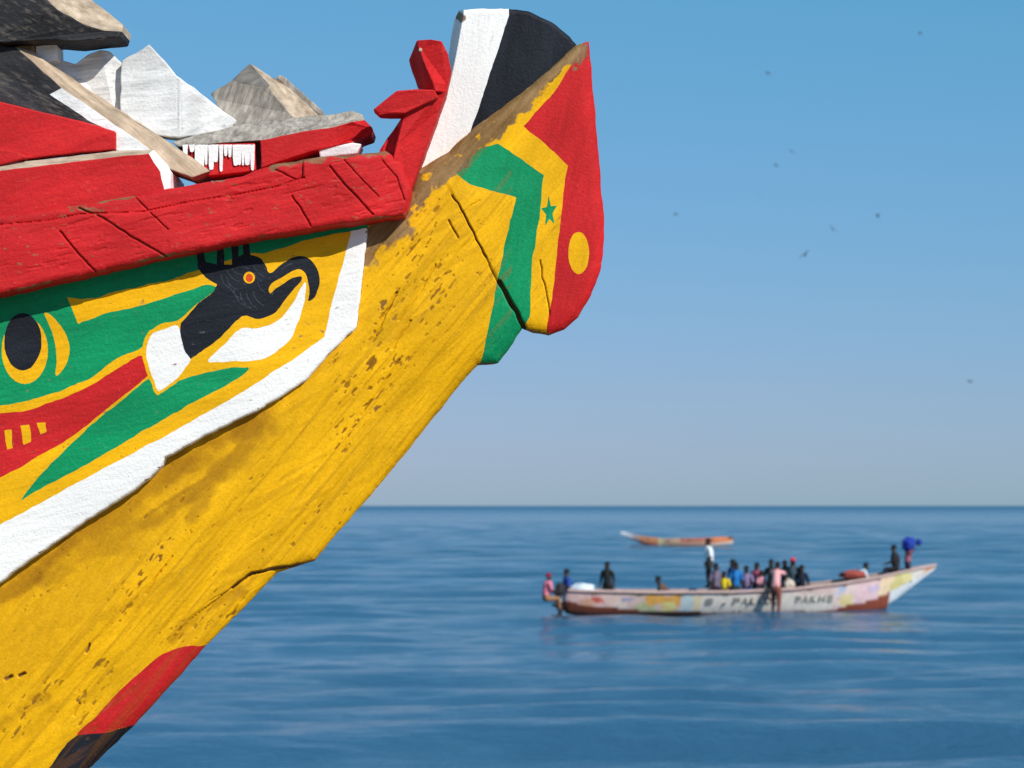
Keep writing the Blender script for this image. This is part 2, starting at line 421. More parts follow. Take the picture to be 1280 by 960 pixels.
    base_ex = [skirt(i) for i in range(n) if sl[i] == 0] + [tuple(nb + n + i for i in range(n))]
    base = build_mesh(name, V, quad[lab == 0], base_mat, parent, W, DT, base_ex)
    for i, L in enumerate(layers):
        fq = quad[lab == i + 1]
        if len(fq) == 0: continue
        o = build_mesh(L[0], V, fq, L[2], base if parent is BOAT else parent, W, DT, [skirt(k) for k in range(n) if sl[k] == i + 1])
        if len(L) > 3 and L[3]: o['label'] = L[3]
    return base

def grain_uv(px, py, ang):
    c, s = math.cos(ang), math.sin(ang)
    return px * c - py * s, px * s + py * c          # along, across (image y points down)

# ---- side planking with the painted frieze
PL_OUT = [(-900, 560), (0, 352), (100, 332), (200, 308), (300, 288), (458, 258), (459, 292), (452, 352), (445, 410), (411, 443), (381, 476), (357, 492), (320, 514),
          (259, 543), (207, 573), (203, 582), (191, 593), (186, 600), (125, 640), (47, 693), (0, 727), (-120, 800), (-400, 950), (-900, 1120)]
PL_OUT = wob(PL_OUT, 1.0, 3, 5, 0.08)
white_in = [(439, 280), (439, 292), (422, 352), (405, 421), (375, 443), (310, 486), (267, 511), (219, 538), (125, 588), (0, 656), (-120, 722), (-400, 870), (-900, 1040)]
white_band = wob(white_in[::-1] + [(470, 280), (470, 420), (330, 530), (0, 760), (-400, 990), (-900, 1160)][0:0] + [(439, 280), (480, 270), (480, 430), (400, 500), (330, 540), (215, 600), (60, 720), (0, 770), (-400, 1000), (-950, 1180), (-950, 1040)], 0.7, 11)
top_green = wob([(-900, 540), (0, 340), (250, 280), (470, 240), (470, 283), (437, 289), (385, 299), (340, 314), (325, 317), (312, 316), (296, 322), (245, 339), (210, 350), (160, 361), (125, 371), (100, 374), (84, 371),
                 (40, 372), (0, 384), (-900, 600)], 1.2, 2)
green_field = wob(smooth_poly([(-900, 590), (0, 380), (40, 368), (78, 368), (86, 378), (97, 403), (103, 402), (130, 393), (175, 382), (215, 370), (258, 356), (270, 362), (246, 380), (222, 401),
                (200, 405), (186, 416), (178, 434), (160, 442), (140, 451), (117, 470), (94, 481), (47, 498), (0, 507), (-200, 530), (-900, 760)], 3), 0.9, 5)
red_lobe = wob(smooth_poly([(-900, 790), (-200, 540), (0, 517), (47, 509), (103, 487), (150, 459), (168, 447), (179, 445), (184, 456), (186, 468), (140, 506), (94, 543), (47, 571), (0, 596), (-200, 690), (-900, 960)], 3), 0.9, 6)
leaf = wob(smooth_poly([(27, 624), (50, 594), (78, 565), (119, 527), (162, 493), (186, 474), (196, 489), (203, 490), (225, 476), (266, 464), (298, 459), (312, 462), (290, 477), (244, 502), (187, 534), (125, 571), (78, 597), (40, 617)], 3), 0.9, 7)
collar = wob(smooth_poly([(184, 430), (192, 417), (207, 411), (223, 407), (226, 422), (231, 440), (238, 450), (232, 460), (222, 472), (203, 486), (197, 487), (190, 470), (183, 447)], 3), 0.8, 77, 4)
cc = np.mean(collar, 0); collar_y = [(cc[0] + (x - cc[0]) * 1.2, cc[1] + (y - cc[1]) * 1.12) for x, y in collar]
birdp = smooth_poly([(237, 450), (252, 440), (277, 420), (302, 395), (320, 399), (332, 397), (345, 390), (360, 370), (377, 350), (374, 345), (360, 351), (345, 361), (338, 367), (336, 362), (340, 355), (355, 345),
         (373, 336), (382, 342), (386, 355), (386, 368), (385, 376), (394, 371), (399, 355), (398, 340), (392, 328), (380, 320), (365, 322), (350, 332), (337, 341), (332, 330), (325, 322), (313, 318)], 3, closed=False) + \
        [(313, 318), (311, 300), (303, 300), (304, 317), (298, 321), (298, 296), (289, 297), (290, 331), (281, 331), (279, 304), (271, 305), (271, 331), (257, 328), (253, 306), (245, 308), (247, 335), (257, 347), (272, 356),
         (267, 365), (245, 382), (226, 404), (224, 422), (231, 442)]
birdp = wob(birdp, 0.7, 8, 3)
belly = wob(smooth_poly([(260, 451), (280, 430), (302, 410), (322, 410), (345, 402), (365, 382), (376, 360), (381, 352), (382, 367), (377, 390), (365, 420), (350, 435), (332, 447), (310, 451), (280, 452)], 3), 0.9, 9)
eye_y = ellipse(31, 438, 29, 42); eye_b = wob(ellipse(28.5, 427, 23.5, 36), 0.6, 12, 4)
cres = wob(smooth_poly([(55, 391), (67, 397), (81, 415), (87, 435), (83, 455), (72, 469), (69, 466), (71, 452), (69, 430), (64, 412)], 3), 0.3, 13, 4)
ticks = [[(5, 538), (14, 537), (16, 560), (9, 562)], [(26, 532), (37, 530), (39, 552), (29, 556)], [(46, 528), (57, 528), (58, 540), (50, 543)], [(-22, 548), (-9, 545), (-5, 566), (-14, 570)]]

M['stroke'] = paint('grey_blue_brush_stroke', (0.05, 0.065, 0.09))
strokes = []
for (ax, ay, bx0, by0, cv) in ((284, 338, 300, 352, 3), (283, 346, 297, 362, 3), (290, 336, 303, 343, 2), (286, 355, 302, 374, 3), (292, 362, 306, 382, 3), (300, 366, 314, 386, 3), (308, 366, 322, 386, 3), (316, 364, 330, 382, 3), (318, 340, 328, 352, 2), (317, 332, 331, 346, 2), (300, 328, 312, 336, 2), (322, 352, 332, 366, 2), (352, 337, 366, 329, -1), (276, 343, 286, 360, 2)):
    dx, dy = bx0 - ax, by0 - ay; L_ = math.hypot(dx, dy); nx_, ny_ = -dy / L_, dx / L_
    a_ = [(ax + dx * t + nx_ * (cv * 4 * t * (1 - t) + .55), ay + dy * t + ny_ * (cv * 4 * t * (1 - t) + .55)) for t in (0, .25, .5, .75, 1)]
    b_ = [(ax + dx * t + nx_ * (cv * 4 * t * (1 - t) - .55), ay + dy * t + ny_ * (cv * 4 * t * (1 - t) - .55)) for t in (1, .75, .5, .25, 0)]
    strokes.append(a_ + b_)
def pl_off(px, py, de):
    u, v = grain_uv(px, py, math.radians(14))
    o = -0.017 - 0.016 * sstep(40, 220, px) * sstep(430, 290, px) - 0.020 * sstep(260, -300, px)
    o += (fbm(px / 160, py / 120, 21, 3) - .5) * 0.004
    o += (fbm(u / 60, v / 7, 22, 3) - .5) * 0.0016
    return o
def pl_wear(px, py, de):
    n = fbm(px / 9, py / 9, 31, 3)
    w = 0.62 * sstep(5, 0, de) * n
    w = w + 0.55 * sstep(0.80, 0.86, fbm(px / 9, py / 5, 33, 2))
    return w
planking = relief('side_planking', PL_OUT, M['yel_flat'], [
    ('white_border_stripe', white_band, M['wht_flat'], 'white painted stripe edging the planking'),
    ('green_top_stripe', top_green, M['grn_flat'], None),
    ('green_painted_field', green_field, M['grn_flat'], None),
    ('red_painted_lobe', red_lobe, M['red_flat'], 'red painted tongue with yellow ticks'),
    ('green_painted_leaf', leaf, M['grn_flat'], None),
    ('yellow_outline', collar_y, M['yel_flat'], None),
    ('yellow_eye_ring', eye_y, M['yel_flat'], None),
    ('painted_eye', eye_b, M['blk_flat'], 'black painted oval eye'),
    ('yellow_crescent', cres, M['yel_flat'], None),
    ('white_belly', belly, M['wht_flat'], None),
    ('painted_bird', birdp, M['blk_flat'], 'black painted bird with hooked beak and crest'),
    ('white_collar', collar, M['wht_flat'], 'white painted collar of the bird'),
    ('bird_eye', ellipse(311.5, 347, 7.2, 7.4, 16), M['yel_flat'], None),
    ('bird_pupil', ellipse(311.6, 347.5, 4.6, 5.4, 16), M['orange'], None),
] + [('feather_stroke', st, M['stroke'], None) for st in strokes] + [('yellow_tick', wob(t, 0.7, 40 + i, 4), M['yel_flat'], None) for i, t in enumerate(ticks)],
    pl_off, BOAT, wear=pl_wear, back='mirror', inset=0.0, rnd=(4.0, 0.006))

# ---- the yellow stem log
LOG_OUT = [(440, 270), (500, 262), (514, 238), (521, 213), (561, 190), (592, 160), (650, 118), (690, 84), (719, 57), (736, 52), (739, 85), (742, 120), (747, 175), (752, 240), (755, 270), (755, 301), (752, 334), (739, 369), (722, 397),
           (706, 412), (686, 419), (666, 417), (652, 411), (644, 424), (633, 442), (622, 454), (612, 456), (597, 457), (576, 479), (530, 538), (480, 599), (430, 657), (393, 701), (376, 706), (347, 716), (302, 762), (258, 807), (214, 856), (169, 905), (112, 960),
           (20, 1060), (-150, 1240), (-390, 1490), (-900, 1530), (-900, 1080), (-400, 900), (0, 690), (190, 560), (400, 420)]
LOG_OUT = wob(LOG_OUT, 0.7, 51)
brown_edge = wob([(440, 240), (500, 190), (560, 150), (719, 40), (727, 58), (700, 84), (667, 121), (648, 148), (622, 163), (600, 182), (580, 206), (566, 222), (545, 238), (530, 262), (505, 290), (486, 306), (462, 322), (440, 320)], 2.2, 52)
hgreen = wob([(570, 216), (585, 197), (602, 184), (622, 180), (650, 197), (679, 219), (674, 274), (664, 334), (663, 372), (662, 396), (655, 409), (660, 440), (630, 470), (600, 470), (599, 457), (603, 448), (612, 404), (622, 350), (633, 296), (645, 246), (587, 231), (578, 224)], 0.8, 53)
hred = wob([(654, 158), (690, 118), (722, 70), (733, 40), (800, 40), (800, 440), (684, 430), (683, 410), (686, 393), (690, 372), (695, 328), (701, 274), (706, 225), (710, 207), (682, 180)], 0.7, 54)
star = []
for i in range(10):
    a = math.radians(-95 + 36 * i); r = 1.0 if i % 2 == 0 else 0.40
    star.append((686.5 + 10.5 * r * math.cos(a), 265 + 21 * r * math.sin(a)))
bred = wob(smooth_poly([(275, 800), (256, 807), (231, 808), (203, 818), (181, 835), (150, 863), (122, 894), (94, 921), (131, 916), (169, 905), (200, 900), (280, 820)], 3), 0.6, 55)
bblk = wob([(98, 919), (131, 916), (172, 904), (200, 900), (130, 980), (-130, 1250), (-380, 1520), (-900, 1560), (-900, 1440), (-420, 1370), (-150, 1170), (20, 1000), (61, 960), (84, 929)], 0.8, 56)
CR = [([(566, 244), (580, 268), (596, 300), (607, 321)], 1.6, 0.011), ([(607, 321), (616, 342), (628, 362)], 1.3, 0.005), ([(624, 352), (638, 378), (656, 410)], 3.8, 0.028), ([(560, 276), (572, 297)], 1.6, 0.008), ([(676, 326), (677, 345), (686, 380), (687, 394)], 1.3, 0.008),
      ([(394, 702), (374, 705), (345, 710), (315, 716), (290, 734)], 2.2, 0.018), ([(290, 734), (262, 752), (240, 772), (222, 790)], 1.3, 0.004), ([(215, 695), (196, 720), (182, 742)], 1.3, 0.006), ([(8, 850), (14, 845)], 3, 0.012), ([(24, 845), (31, 842)], 2.6, 0.012),
      ([(112, 805), (108, 815)], 2.0, 0.010), ([(575, 268), (600, 250)], 1.0, 0.003), ([(500, 450), (480, 480), (450, 520)], 1.2, 0.004), ([(545, 330), (520, 372), (498, 400)], 1.4, 0.005), ([(496, 365), (478, 400), (470, 420)], 1.8, 0.007), ([(513, 400), (490, 436)], 1.6, 0.006), ([(100, 880), (92, 895)], 1.6, 0.006)]
def cracks(px, py, lst, seed=0, jt=2.2):
    o = np.zeros(px.shape)
    jx = px + (vnoise(px / 9, py / 9, seed + 71) - .5) * jt; jy = py + (vnoise(px / 9, py / 9, seed + 72) - .5) * jt
    for pl, w, dp in lst:
        a = np.array(pl); s = (px > a[:, 0].min() - 12) & (px < a[:, 0].max() + 12) & (py > a[:, 1].min() - 12) & (py < a[:, 1].max() + 12)
        if not s.any(): continue
        d = segdist(jx[s], jy[s], pl); o[s] = np.maximum(o[s], dp * sstep(w, w * 0.25, d))
    return o
RIDGE = [(-500, 1330), (0, 905), (120, 780), (240, 655), (350, 545), (470, 400), (560, 290), (620, 200)]
LINES = [[(545, 262), (520, 320), (490, 385), (470, 430), (440, 480)], [(505, 440), (475, 490), (430, 540)], [(560, 330), (540, 400)], [(200, 690), (150, 760)], [(300, 740), (220, 800)], [(60, 850), (10, 905)], [(130, 840), (100, 900)]]
def log_specks(px, py):
    u, v = grain_uv(px, py, GRAIN)
    n = fbm(px / 16, py / 16, 67, 3)
    m = np.zeros(px.shape)
    for ln in LINES: m = np.maximum(m, sstep(26, 3, segdist(px, py, ln) + (n - .5) * 40))
    m = np.maximum(m, 0.45 * sstep(0.5, 0.68, fbm(px / 90, py / 90, 66, 3)))
    a = fbm(u / 10, v / 3.2, 64, 2); b = fbm(u / 22, v / 4.5, 68, 2)
    th = 0.885 - 0.21 * m
    return np.maximum(sstep(th, th + 0.06, a), sstep(th + 0.02, th + 0.08, b)) * (px < 640)
def log_off(px, py, de):
    u, v = grain_uv(px, py, GRAIN)
    wv = v + (fbm(u / 90, v / 60, 60, 2) - .5) * 30
    o = (fbm(u / 240, wv / 60, 61, 3) - .5) * 0.020
    o += (fbm(u / 70, wv / 13, 62, 4) - .5) * 0.0042
    roughm = sstep(0.40, 0.62, fbm(px / 110, py / 110, 66, 2)) * (px < 640)
    o += (fbm(u / 20, wv / 6, 63, 3) - .5) * 0.0022 * (0.35 + roughm)
    o += log_specks(px, py) * 0.0018 + sstep(0.70, 0.80, fbm(u / 130, wv / 2.6, 69, 2)) * 0.0012
    calm = sstep(600, 650, px)
    o *= (1 - 0.62 * calm)
    # side of the log: a soft ridge, falling away to the cut water
    sd = (px - np.interp(py, [p[1] for p in RIDGE[::-1]], [p[0] for p in RIDGE[::-1]]))
    o += 0.00022 * np.maximum(sd, 0) * sstep(380, 520, py) + 0.00010 * np.maximum(-sd, 0)
    # the bottom plank tucked under the stepped upper one
    low = (px - py * 0.0 - (1088 - py * 1.0) * 1.0)
    step_ = [(400, 702), (345, 711), (315, 717), (290, 734), (240, 772), (190, 826)]
    below = py > np.interp(px, [190, 240, 290, 315, 345, 400], [826, 772, 734, 717, 711, 700])
    o += 0.012 * np.where(px > 190, below, 0) * sstep(190, 290, px)
    # block of the stem head stands a little proud to the right of its joint
    jx = np.interp(py, [200, 247, 321, 350, 410], [545, 568, 607, 623, 657])
    o += -0.004 * sstep(-3, 3, px - jx) * sstep(215, 250, py) * (py < 412) * sstep(700, 640, px)
    o += cracks(px, py, CR, 0, 2.2)
    o += 0.035 * pip(px, py, PL_OUT)                    # the planking laps over the log
    return o
def log_wear(px, py, de):
    n = fbm(px / 12, py / 12, 81, 4); u, v = grain_uv(px, py, GRAIN)
    top = segdist(px, py, [(455, 300), (490, 286), (520, 246), (560, 212), (610, 170), (660, 118), (722, 62)])
    w = 1.1 * sstep(20, 3, top + (n - .5) * 26) * sstep(330, 290, py)
    edge = segdist(px, py, [(514, 238), (521, 213), (561, 190), (592, 160), (650, 118), (690, 84), (719, 57)])
    w = np.maximum(w, 1.1 * sstep(16, 5, edge + (n - .5) * 10))
    w = np.maximum(w, 0.95 * sstep(36, 5, segdist(px, py, [(452, 312), (470, 296), (500, 278)]) + (n - .5) * 26))
    w = np.maximum(w, 0.52 * log_specks(px, py))
    w = np.maximum(w, 0.40 * sstep(0.70, 0.82, fbm(u / 130, v / 2.6, 70, 2)) * (px < 640))
    w = np.maximum(w, 0.9 * sstep(0.0035, 0.010, cracks(px, py, CR, 0, 2.2)))
    w = np.maximum(w, 0.7 * sstep(3.0, 0.5, de) * n)
    w = np.maximum(w, 0.8 * sstep(8, 1, segdist(px, py, [(600, 457), (620, 457)])))
    w = np.maximum(w, 0.8 * sstep(7, 1, segdist(px, py, [(655, 413), (690, 420)])))
    return w
def log_dirt_shade(px, py, de):
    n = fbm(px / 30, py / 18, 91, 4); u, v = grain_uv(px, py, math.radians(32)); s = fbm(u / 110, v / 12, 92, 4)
    under = segdist(px, py, [(330, 520), (262, 556), (200, 600), (100, 668), (0, 745)])  # dirt below the planking edge, with the edge's shade painted in
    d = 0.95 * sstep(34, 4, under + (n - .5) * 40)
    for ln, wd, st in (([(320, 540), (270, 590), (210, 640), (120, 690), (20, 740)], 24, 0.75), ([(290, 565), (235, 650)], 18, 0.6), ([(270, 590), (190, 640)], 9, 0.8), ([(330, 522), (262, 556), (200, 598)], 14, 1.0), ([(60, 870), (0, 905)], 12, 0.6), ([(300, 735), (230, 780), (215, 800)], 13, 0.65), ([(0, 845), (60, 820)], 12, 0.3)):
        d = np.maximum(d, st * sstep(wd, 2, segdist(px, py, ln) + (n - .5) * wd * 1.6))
    sd = px - np.interp(py, [p[1] for p in RIDGE[::-1]], [p[0] for p in RIDGE[::-1]])
    d = np.maximum(d, 0.30 * sstep(20, -50, sd + (n - .5) * 80) * (0.4 + 0.9 * s) * sstep(470, 560, py))  # browner tone on the upper left side of the ridge
    d = np.maximum(d, 0.30 * sstep(0.58, 0.72, s) * (px < 600))
    g = fbm(*[c for c in (lambda a: (a[0] / 170, a[1] / 4.5))(grain_uv(px, py, GRAIN))], 93, 3)
    d = np.maximum(d, 0.42 * sstep(0.56, 0.74, g))
    d = np.maximum(d, 1.0 * log_specks(px, py))
    return d * (px < 640)
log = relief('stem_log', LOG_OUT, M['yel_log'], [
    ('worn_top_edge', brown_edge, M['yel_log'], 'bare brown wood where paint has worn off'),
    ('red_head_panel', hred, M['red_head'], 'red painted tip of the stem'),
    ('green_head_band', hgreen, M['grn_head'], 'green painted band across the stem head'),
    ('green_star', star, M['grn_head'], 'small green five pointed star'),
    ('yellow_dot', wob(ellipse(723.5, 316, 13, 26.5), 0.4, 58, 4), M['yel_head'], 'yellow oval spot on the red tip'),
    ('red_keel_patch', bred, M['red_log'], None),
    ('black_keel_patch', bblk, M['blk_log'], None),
], log_off, BOAT, step=0.95, wear=log_wear, dirt_shade=log_dirt_shade, back='mirror', inset=0.42, rnd=(16.0, 0.022))

# ---- red gunwale rail
RAIL_OUT = [(-900, 480), (-300, 328), (0, 268), (60, 260), (100, 257), (212, 236), (240, 231), (300, 221), (340, 206), (400, 197), (440, 193), (482, 189), (500, 200), (514, 236), (510, 262), (505, 270), (455, 276), (300, 302), (200, 323), (100, 346), (0, 368), (-300, 436), (-900, 590)]
RAIL_OUT = wob(RAIL_OUT, 0.9, 101)
RC = [([(75, 289), (97, 316), (121, 341)], 1.5, 0.009), ([(98, 260), (128, 272), (165, 296), (208, 321)], 1.6, 0.010), ([(166, 243), (190, 268), (210, 287)], 1.2, 0.006), ([(365, 245), (378, 264), (388, 282)], 1.4, 0.008), ([(412, 208), (436, 236), (466, 268)], 1.5, 0.009), ([(430, 200), (450, 222), (474, 246)], 1.1, 0.005),
      ([(-60, 300), (0, 281), (60, 276), (100, 268), (180, 265), (240, 252), (300, 243), (345, 234), (380, 222)], 1.6, 0.006), ([(345, 212), (372, 226)], 1.4, 0.006), ([(478, 200), (496, 222), (505, 250)], 1.3, 0.005), ([(-90, 330), (-40, 390)], 1.5, 0.009)]
def rail_off(px, py, de):
    u, v = grain_uv(px, py, math.radians(13))
    o = -0.118 - 0.020 * sstep(300, -300, px) + 0.040 * sstep(440, 510, px)
    o += (fbm(px / 120, py / 60, 111, 3) - .5) * 0.012 + (fbm(u / 70, v / 6, 112, 4) - .5) * 0.0022
    o += sstep(0.72, 0.8, fbm(u / 22, v / 4, 113, 2)) * 0.002
    ln = np.interp(px, [-60, 0, 60, 100, 180, 240, 300, 345, 380], [300, 281, 276, 268, 265, 252, 243, 234, 222])
    o += 0.008 * (py < ln) * (px < 380)
    return o + cracks(px, py, RC, 3, 1.2)
def rail_wear(px, py, de):
    n = fbm(px / 10, py / 7, 121, 4)
    w = 0.9 * sstep(5.0, 0.5, de + (n - .5) * 6) * sstep(0.42, 0.6, fbm(px / 40, py / 40, 122, 2))
    w = np.maximum(w, 0.7 * sstep(9, 1, segdist(px, py, [(90, 258), (125, 262)]) + (n - .5) * 14))
    w = np.maximum(w, 0.8 * sstep(0.005, 0.011, cracks(px, py, RC, 3, 1.2)))
    w = np.maximum(w, 0.75 * sstep(10, 1, segdist(px, py, [(340, 207), (400, 197), (482, 189)]) + (n - .5) * 14))
    w = np.maximum(w, 0.6 * (fbm(px / 10, py / 5, 123, 3) > 0.77))
    return w
rail = relief('gunwale_rail', RAIL_OUT, M['red_flat'], [], rail_off, BOAT, wear=rail_wear, back='mirror', inset=0.0, rnd=(9.0, 0.016))
rail['label'] = 'thick red painted rail scored with slanting cuts'

# ---- white and black board on the stem head
SH_OUT = wob([(519, 216), (540, 160), (556, 92), (562, 60), (568, 24), (574, 13), (600, 11), (635, 11), (660, 14), (690, 28), (712, 46), (719, 55), (724, 64), (670, 128), (600, 190), (560, 220)], 0.7, 131)
sh_black = wob([(635, 0), (636, 20), (620, 70), (600, 130), (588, 163), (588, 230), (760, 120), (740, 20), (680, 0)], 0.6, 132)
def sh_off(px, py, de):
    e = px - np.interp(py, [10, 60, 92, 160, 216], [575, 566, 560, 545, 522])
    return 0.045 + (fbm(px / 60, py / 60, 133, 3) - .5) * 0.003 + (fbm(px / 7, py / 30, 134, 3) - .5) * 0.0012 + 0.05 * sstep(6, 0, e) * sstep(110, 60, py)
def sh_wear(px, py, de):
    n = fbm(px / 9, py / 9, 141, 3)
    return 0.9 * sstep(9, 1, segdist(px, py, [(572, 15), (578, 22)]) + (n - .5) * 8) + 0.5 * sstep(6, 0, segdist(px, py, [(719, 55), (650, 118), (592, 160)])) * n
sh = relief('stem_head_board', SH_OUT, M['wht_head'], [('black_half', sh_black, M['blk_head'], 'black painted outer half')], sh_off, BOAT, wear=sh_wear, back=0.15, inset=0.2, rnd=(5, 0.010))
sh['label'] = 'upright board on the stem head, white beside black'

# ---- boards and carved pieces: faceted solids given by their front facets
def board(name, facets, thick, parent=BOAT, seed=0, jit=0.6, label=None, step=9.0, shear=(0, 0), wear=0.0):
    """facets: list of (points (px,py,off), material). Edges are roughened, shared edges stay shared."""
    vid = {}; V = []
    def vert(x, y, o):
        k = (round(x, 2), round(y, 2), round(o, 4))
        if k not in vid:
            vid[k] = len(V); V.append((x, y, o))
        return vid[k]
    edges = {}
    def edge(a, b):
        key = (min(a, b), max(a, b))
        if key not in edges:
            p = np.array(V[key[0]]); q = np.array(V[key[1]]); n = max(1, int(np.hypot(*(q - p)[:2]) / step)); n = min(n, 70)
            ids = []
            for k in range(1, n):
                w = p + (q - p) * k / n
                jx = (float(vnoise(w[0] / 11, w[1] / 11, seed + 3)) - .5) * 2 * jit + random.Random(int(w[0] * 91 + w[1] * 57) + seed).uniform(-.4, .4) * jit
                jy = (float(vnoise(w[0] / 11, w[1] / 11, seed + 8)) - .5) * 2 * jit + random.Random(int(w[0] * 31 + w[1] * 77) + seed).uniform(-.4, .4) * jit
                V.append((w[0] + jx, w[1] + jy, w[2])); ids.append(len(V) - 1)
            edges[key] = ids
        return edges[key] if key[0] == a else edges[key][::-1]
    faces = []; mats = []; fm = []
    for pts, mat in facets:
        c = [vert(*p) for p in pts]; loop = []
        for i in range(len(c)):
            loop.append(c[i]); loop += edge(c[i], c[(i + 1) % len(c)])
        if mat not in mats: mats.append(mat)
        # make all wind the same way in the image
        A = sum(V[loop[i]][0] * V[loop[(i + 1) % len(loop)]][1] - V[loop[(i + 1) % len(loop)]][0] * V[loop[i]][1] for i in range(len(loop)))
        if A > 0: loop = loop[::-1]
        faces.append(loop); fm.append(mats.index(mat))
    arr = np.array(V); W = P(arr[:, 0], arr[:, 1], arr[:, 2]); n = len(V)
    B = W.copy(); B[:, 1] = W[:, 1].max() * 0 + (W[:, 1] + thick); B[:, 0] += shear[0]; B[:, 2] += shear[1]
    cnt = {}
    for fi, f in enumerate(faces):
        for i in range(len(f)):
            a, b = f[i], f[(i + 1) % len(f)]; cnt.setdefault((min(a, b), max(a, b)), []).append((a, b, fi))
    allf = [list(f) for f in faces]; afm = list(fm)
    for k, l in cnt.items():
        if len(l) == 1:
            a, b, fi = l[0]; allf.append([b, a, a + n, b + n]); afm.append(fm[fi])
    for fi, f in enumerate(faces): allf.append([i + n for i in f[::-1]]); afm.append(fm[fi])
    VV = np.concatenate([W, B]) - (ROOT if True else 0)
    o = mesh_obj(name, VV.tolist(), allf, mats, parent, afm)
    at = o.data.attributes.new('wear', 'FLOAT', 'POINT')
    at.data.foreach_set('value', np.concatenate([wear + 0.06 + 0.38 * fbm(arr[:, 0] / 14, arr[:, 1] / 14, seed + 2, 2)] * 2).astype(np.float32))
    if thick > 0.01:
        bv = o.modifiers.new('bevel', 'BEVEL'); bv.width = 0.0035; bv.segments = 2; bv.limit_method = 'ANGLE'; bv.angle_limit = math.radians(24)
    if label: o['label'] = label
    return o

# lower red beam with the white tip
board('deck_beam', [([(-700, 318, -.115), (0, 213, -.100), (150, 195, -.095), (186, 192, -.092), (200, 214, -.092), (207, 243, -.092), (100, 262, -.095), (0, 275, -.100), (-700, 410, -.115)], M['red_flat']),
                    ([(186, 192, -.092), (192, 187, -.085), (214, 215, -.075), (213, 240, -.075), (207, 243, -.092), (200, 214, -.092)], M['wht_flat']),
                    ([(-700, 318, -.115), (0, 213, -.100), (150, 195, -.095), (186, 192, -.092), (192, 187, -.085), (150, 188, -.07), (0, 205, -.07), (-700, 306, -.085)], M['tan_flat'])],
      0.26, seed=1, label='red beam with a white painted tip')
# upper red board, black above
board('deck_board', [([(-330, 62, -.08), (0, 127, -.07), (120, 156, -.06), (144, 164, -.06), (144, 187, -.06), (100, 190, -.06), (36, 198, -.07), (0, 203, -.07), (-330, 246, -.09)], M['red_flat'])],
      0.05, seed=2, label='red painted board under a black one')
board('red_splinter', [([(-60, 200, -.095), (0, 186, -.09), (24, 190, -.088), (34, 197, -.088), (0, 206, -.09), (-60, 216, -.095)], M['red_flat'])], 0.04, seed=22)
# slanting plank: black and white near face, bare tan edge
board('slanting_plank', [([(-200, 10, -.02), (0, 55, -.02), (20, 59, -.02), (77, 110, -.03), (62, 118, -.03), (126, 160, -.04), (60, 165, -.04), (-200, 112, -.04)], M['slate']),
                         ([(77, 110, -.03), (120, 139, -.035), (200, 196, -.045), (214, 212, -.05), (170, 200, -.045), (140, 186, -.04), (126, 160, -.04), (62, 118, -.03)], M['whitewash']),
                         ([(20, 59, -.02), (42, 65, .01), (120, 118, .0), (215, 180, -.02), (263, 214, -.04), (240, 222, -.05), (214, 212, -.05), (200, 196, -.045), (120, 139, -.035), (77, 110, -.03)], M['tan'])],
      0.16, seed=3, label='slanting plank, black and white with a bare tan edge', jit=0.9, wear=0.10)
board('top_plank', [([(-280, -42, -.05), (-20, -50, -.04), (52, -8, -.04), (72, 12, -.04), (104, 30, -.03), (128, 38, -.02), (152, 39, -.015), (150, 46, -.015), (118, 49, -.03), (95, 52, -.03), (60, 50, -.04), (0, 53, -.05), (-280, 62, -.06)], M['slate']),
                    ([(52, -8, -.04), (72, 12, -.04), (104, 30, -.03), (128, 38, -.02), (152, 39, -.015), (154, 31, .02), (112, -2, .03), (86, -14, .03)], M['tan_flat'])],
      0.14, seed=4, label='dark plank jutting out at the top left corner', jit=0.9, wear=0.14)
board('brown_post', [([(14, 46, .02), (43, 46, .02), (43, 68, .02), (36, 66, .02), (14, 60, .02)], M['brown'])], 0.1, seed=5)
board('white_post', [([(44, 40, .03), (70, 40, .03), (71, 74, .03), (56, 80, .03), (44, 70, .03)], M['whitewash'])], 0.1, seed=6)
# pointed white boards
board('white_board', [([(60, 70, .10), (94, 80, .10), (110, 68, .09), (125, 62, .08), (137, 64, .085), (156, 82, .09), (156, 170, .07), (110, 150, .07), (72, 112, .08)], M['whitewash']),
                      ], 0.05, seed=7, label='rough white pointed board', jit=0.9, wear=0.10)
board('white_board', [([(152, 76, .06), (170, 66, .055), (186, 55, .05), (206, 76, .05), (220, 94, .045), (221, 172, .04), (180, 168, .04), (150, 148, .05)], M['whitewash']),
                      ([(220, 94, .045), (226, 98, .04), (226, 172, .035), (221, 172, .04)], M['wht_flat']),
                      ([(226, 98, .04), (250, 116, .055), (296, 151, .08), (290, 160, .08), (260, 168, .06), (226, 172, .035)], M['whitewash'])], 0.06, seed=8, label='rough white board with a peaked top', jit=0.9, wear=0.10)
# grey peaked timber
board('peaked_timber', [([(263, 117, .12), (290, 100, .10), (304, 105, .09), (336, 109, .07), (366, 147, .06), (366, 160, .06), (300, 162, .07), (282, 150, .09)], M['grey']),
                        ([(290, 100, .10), (302, 88, .11), (313, 79, .11), (337, 106, .075), (336, 109, .07), (304, 105, .09)], M['greyd']),
                        ([(313, 79, .11), (322, 85, .13), (345, 100, .14), (352, 102, .13), (404, 143, .14), (400, 154, .13), (366, 160, .06), (366, 147, .06), (336, 109, .07), (337, 106, .075)], M['tan_flat'])], 0.12, seed=9, label='grey weathered timber with a peaked end', jit=0.8)
board('wood_strip', [([(345, 97, .13), (349, 93, .13), (357, 97, .13), (404, 139, .13), (405, 146, .13), (398, 143, .13)], M['grey'])], 0.05, seed=10)
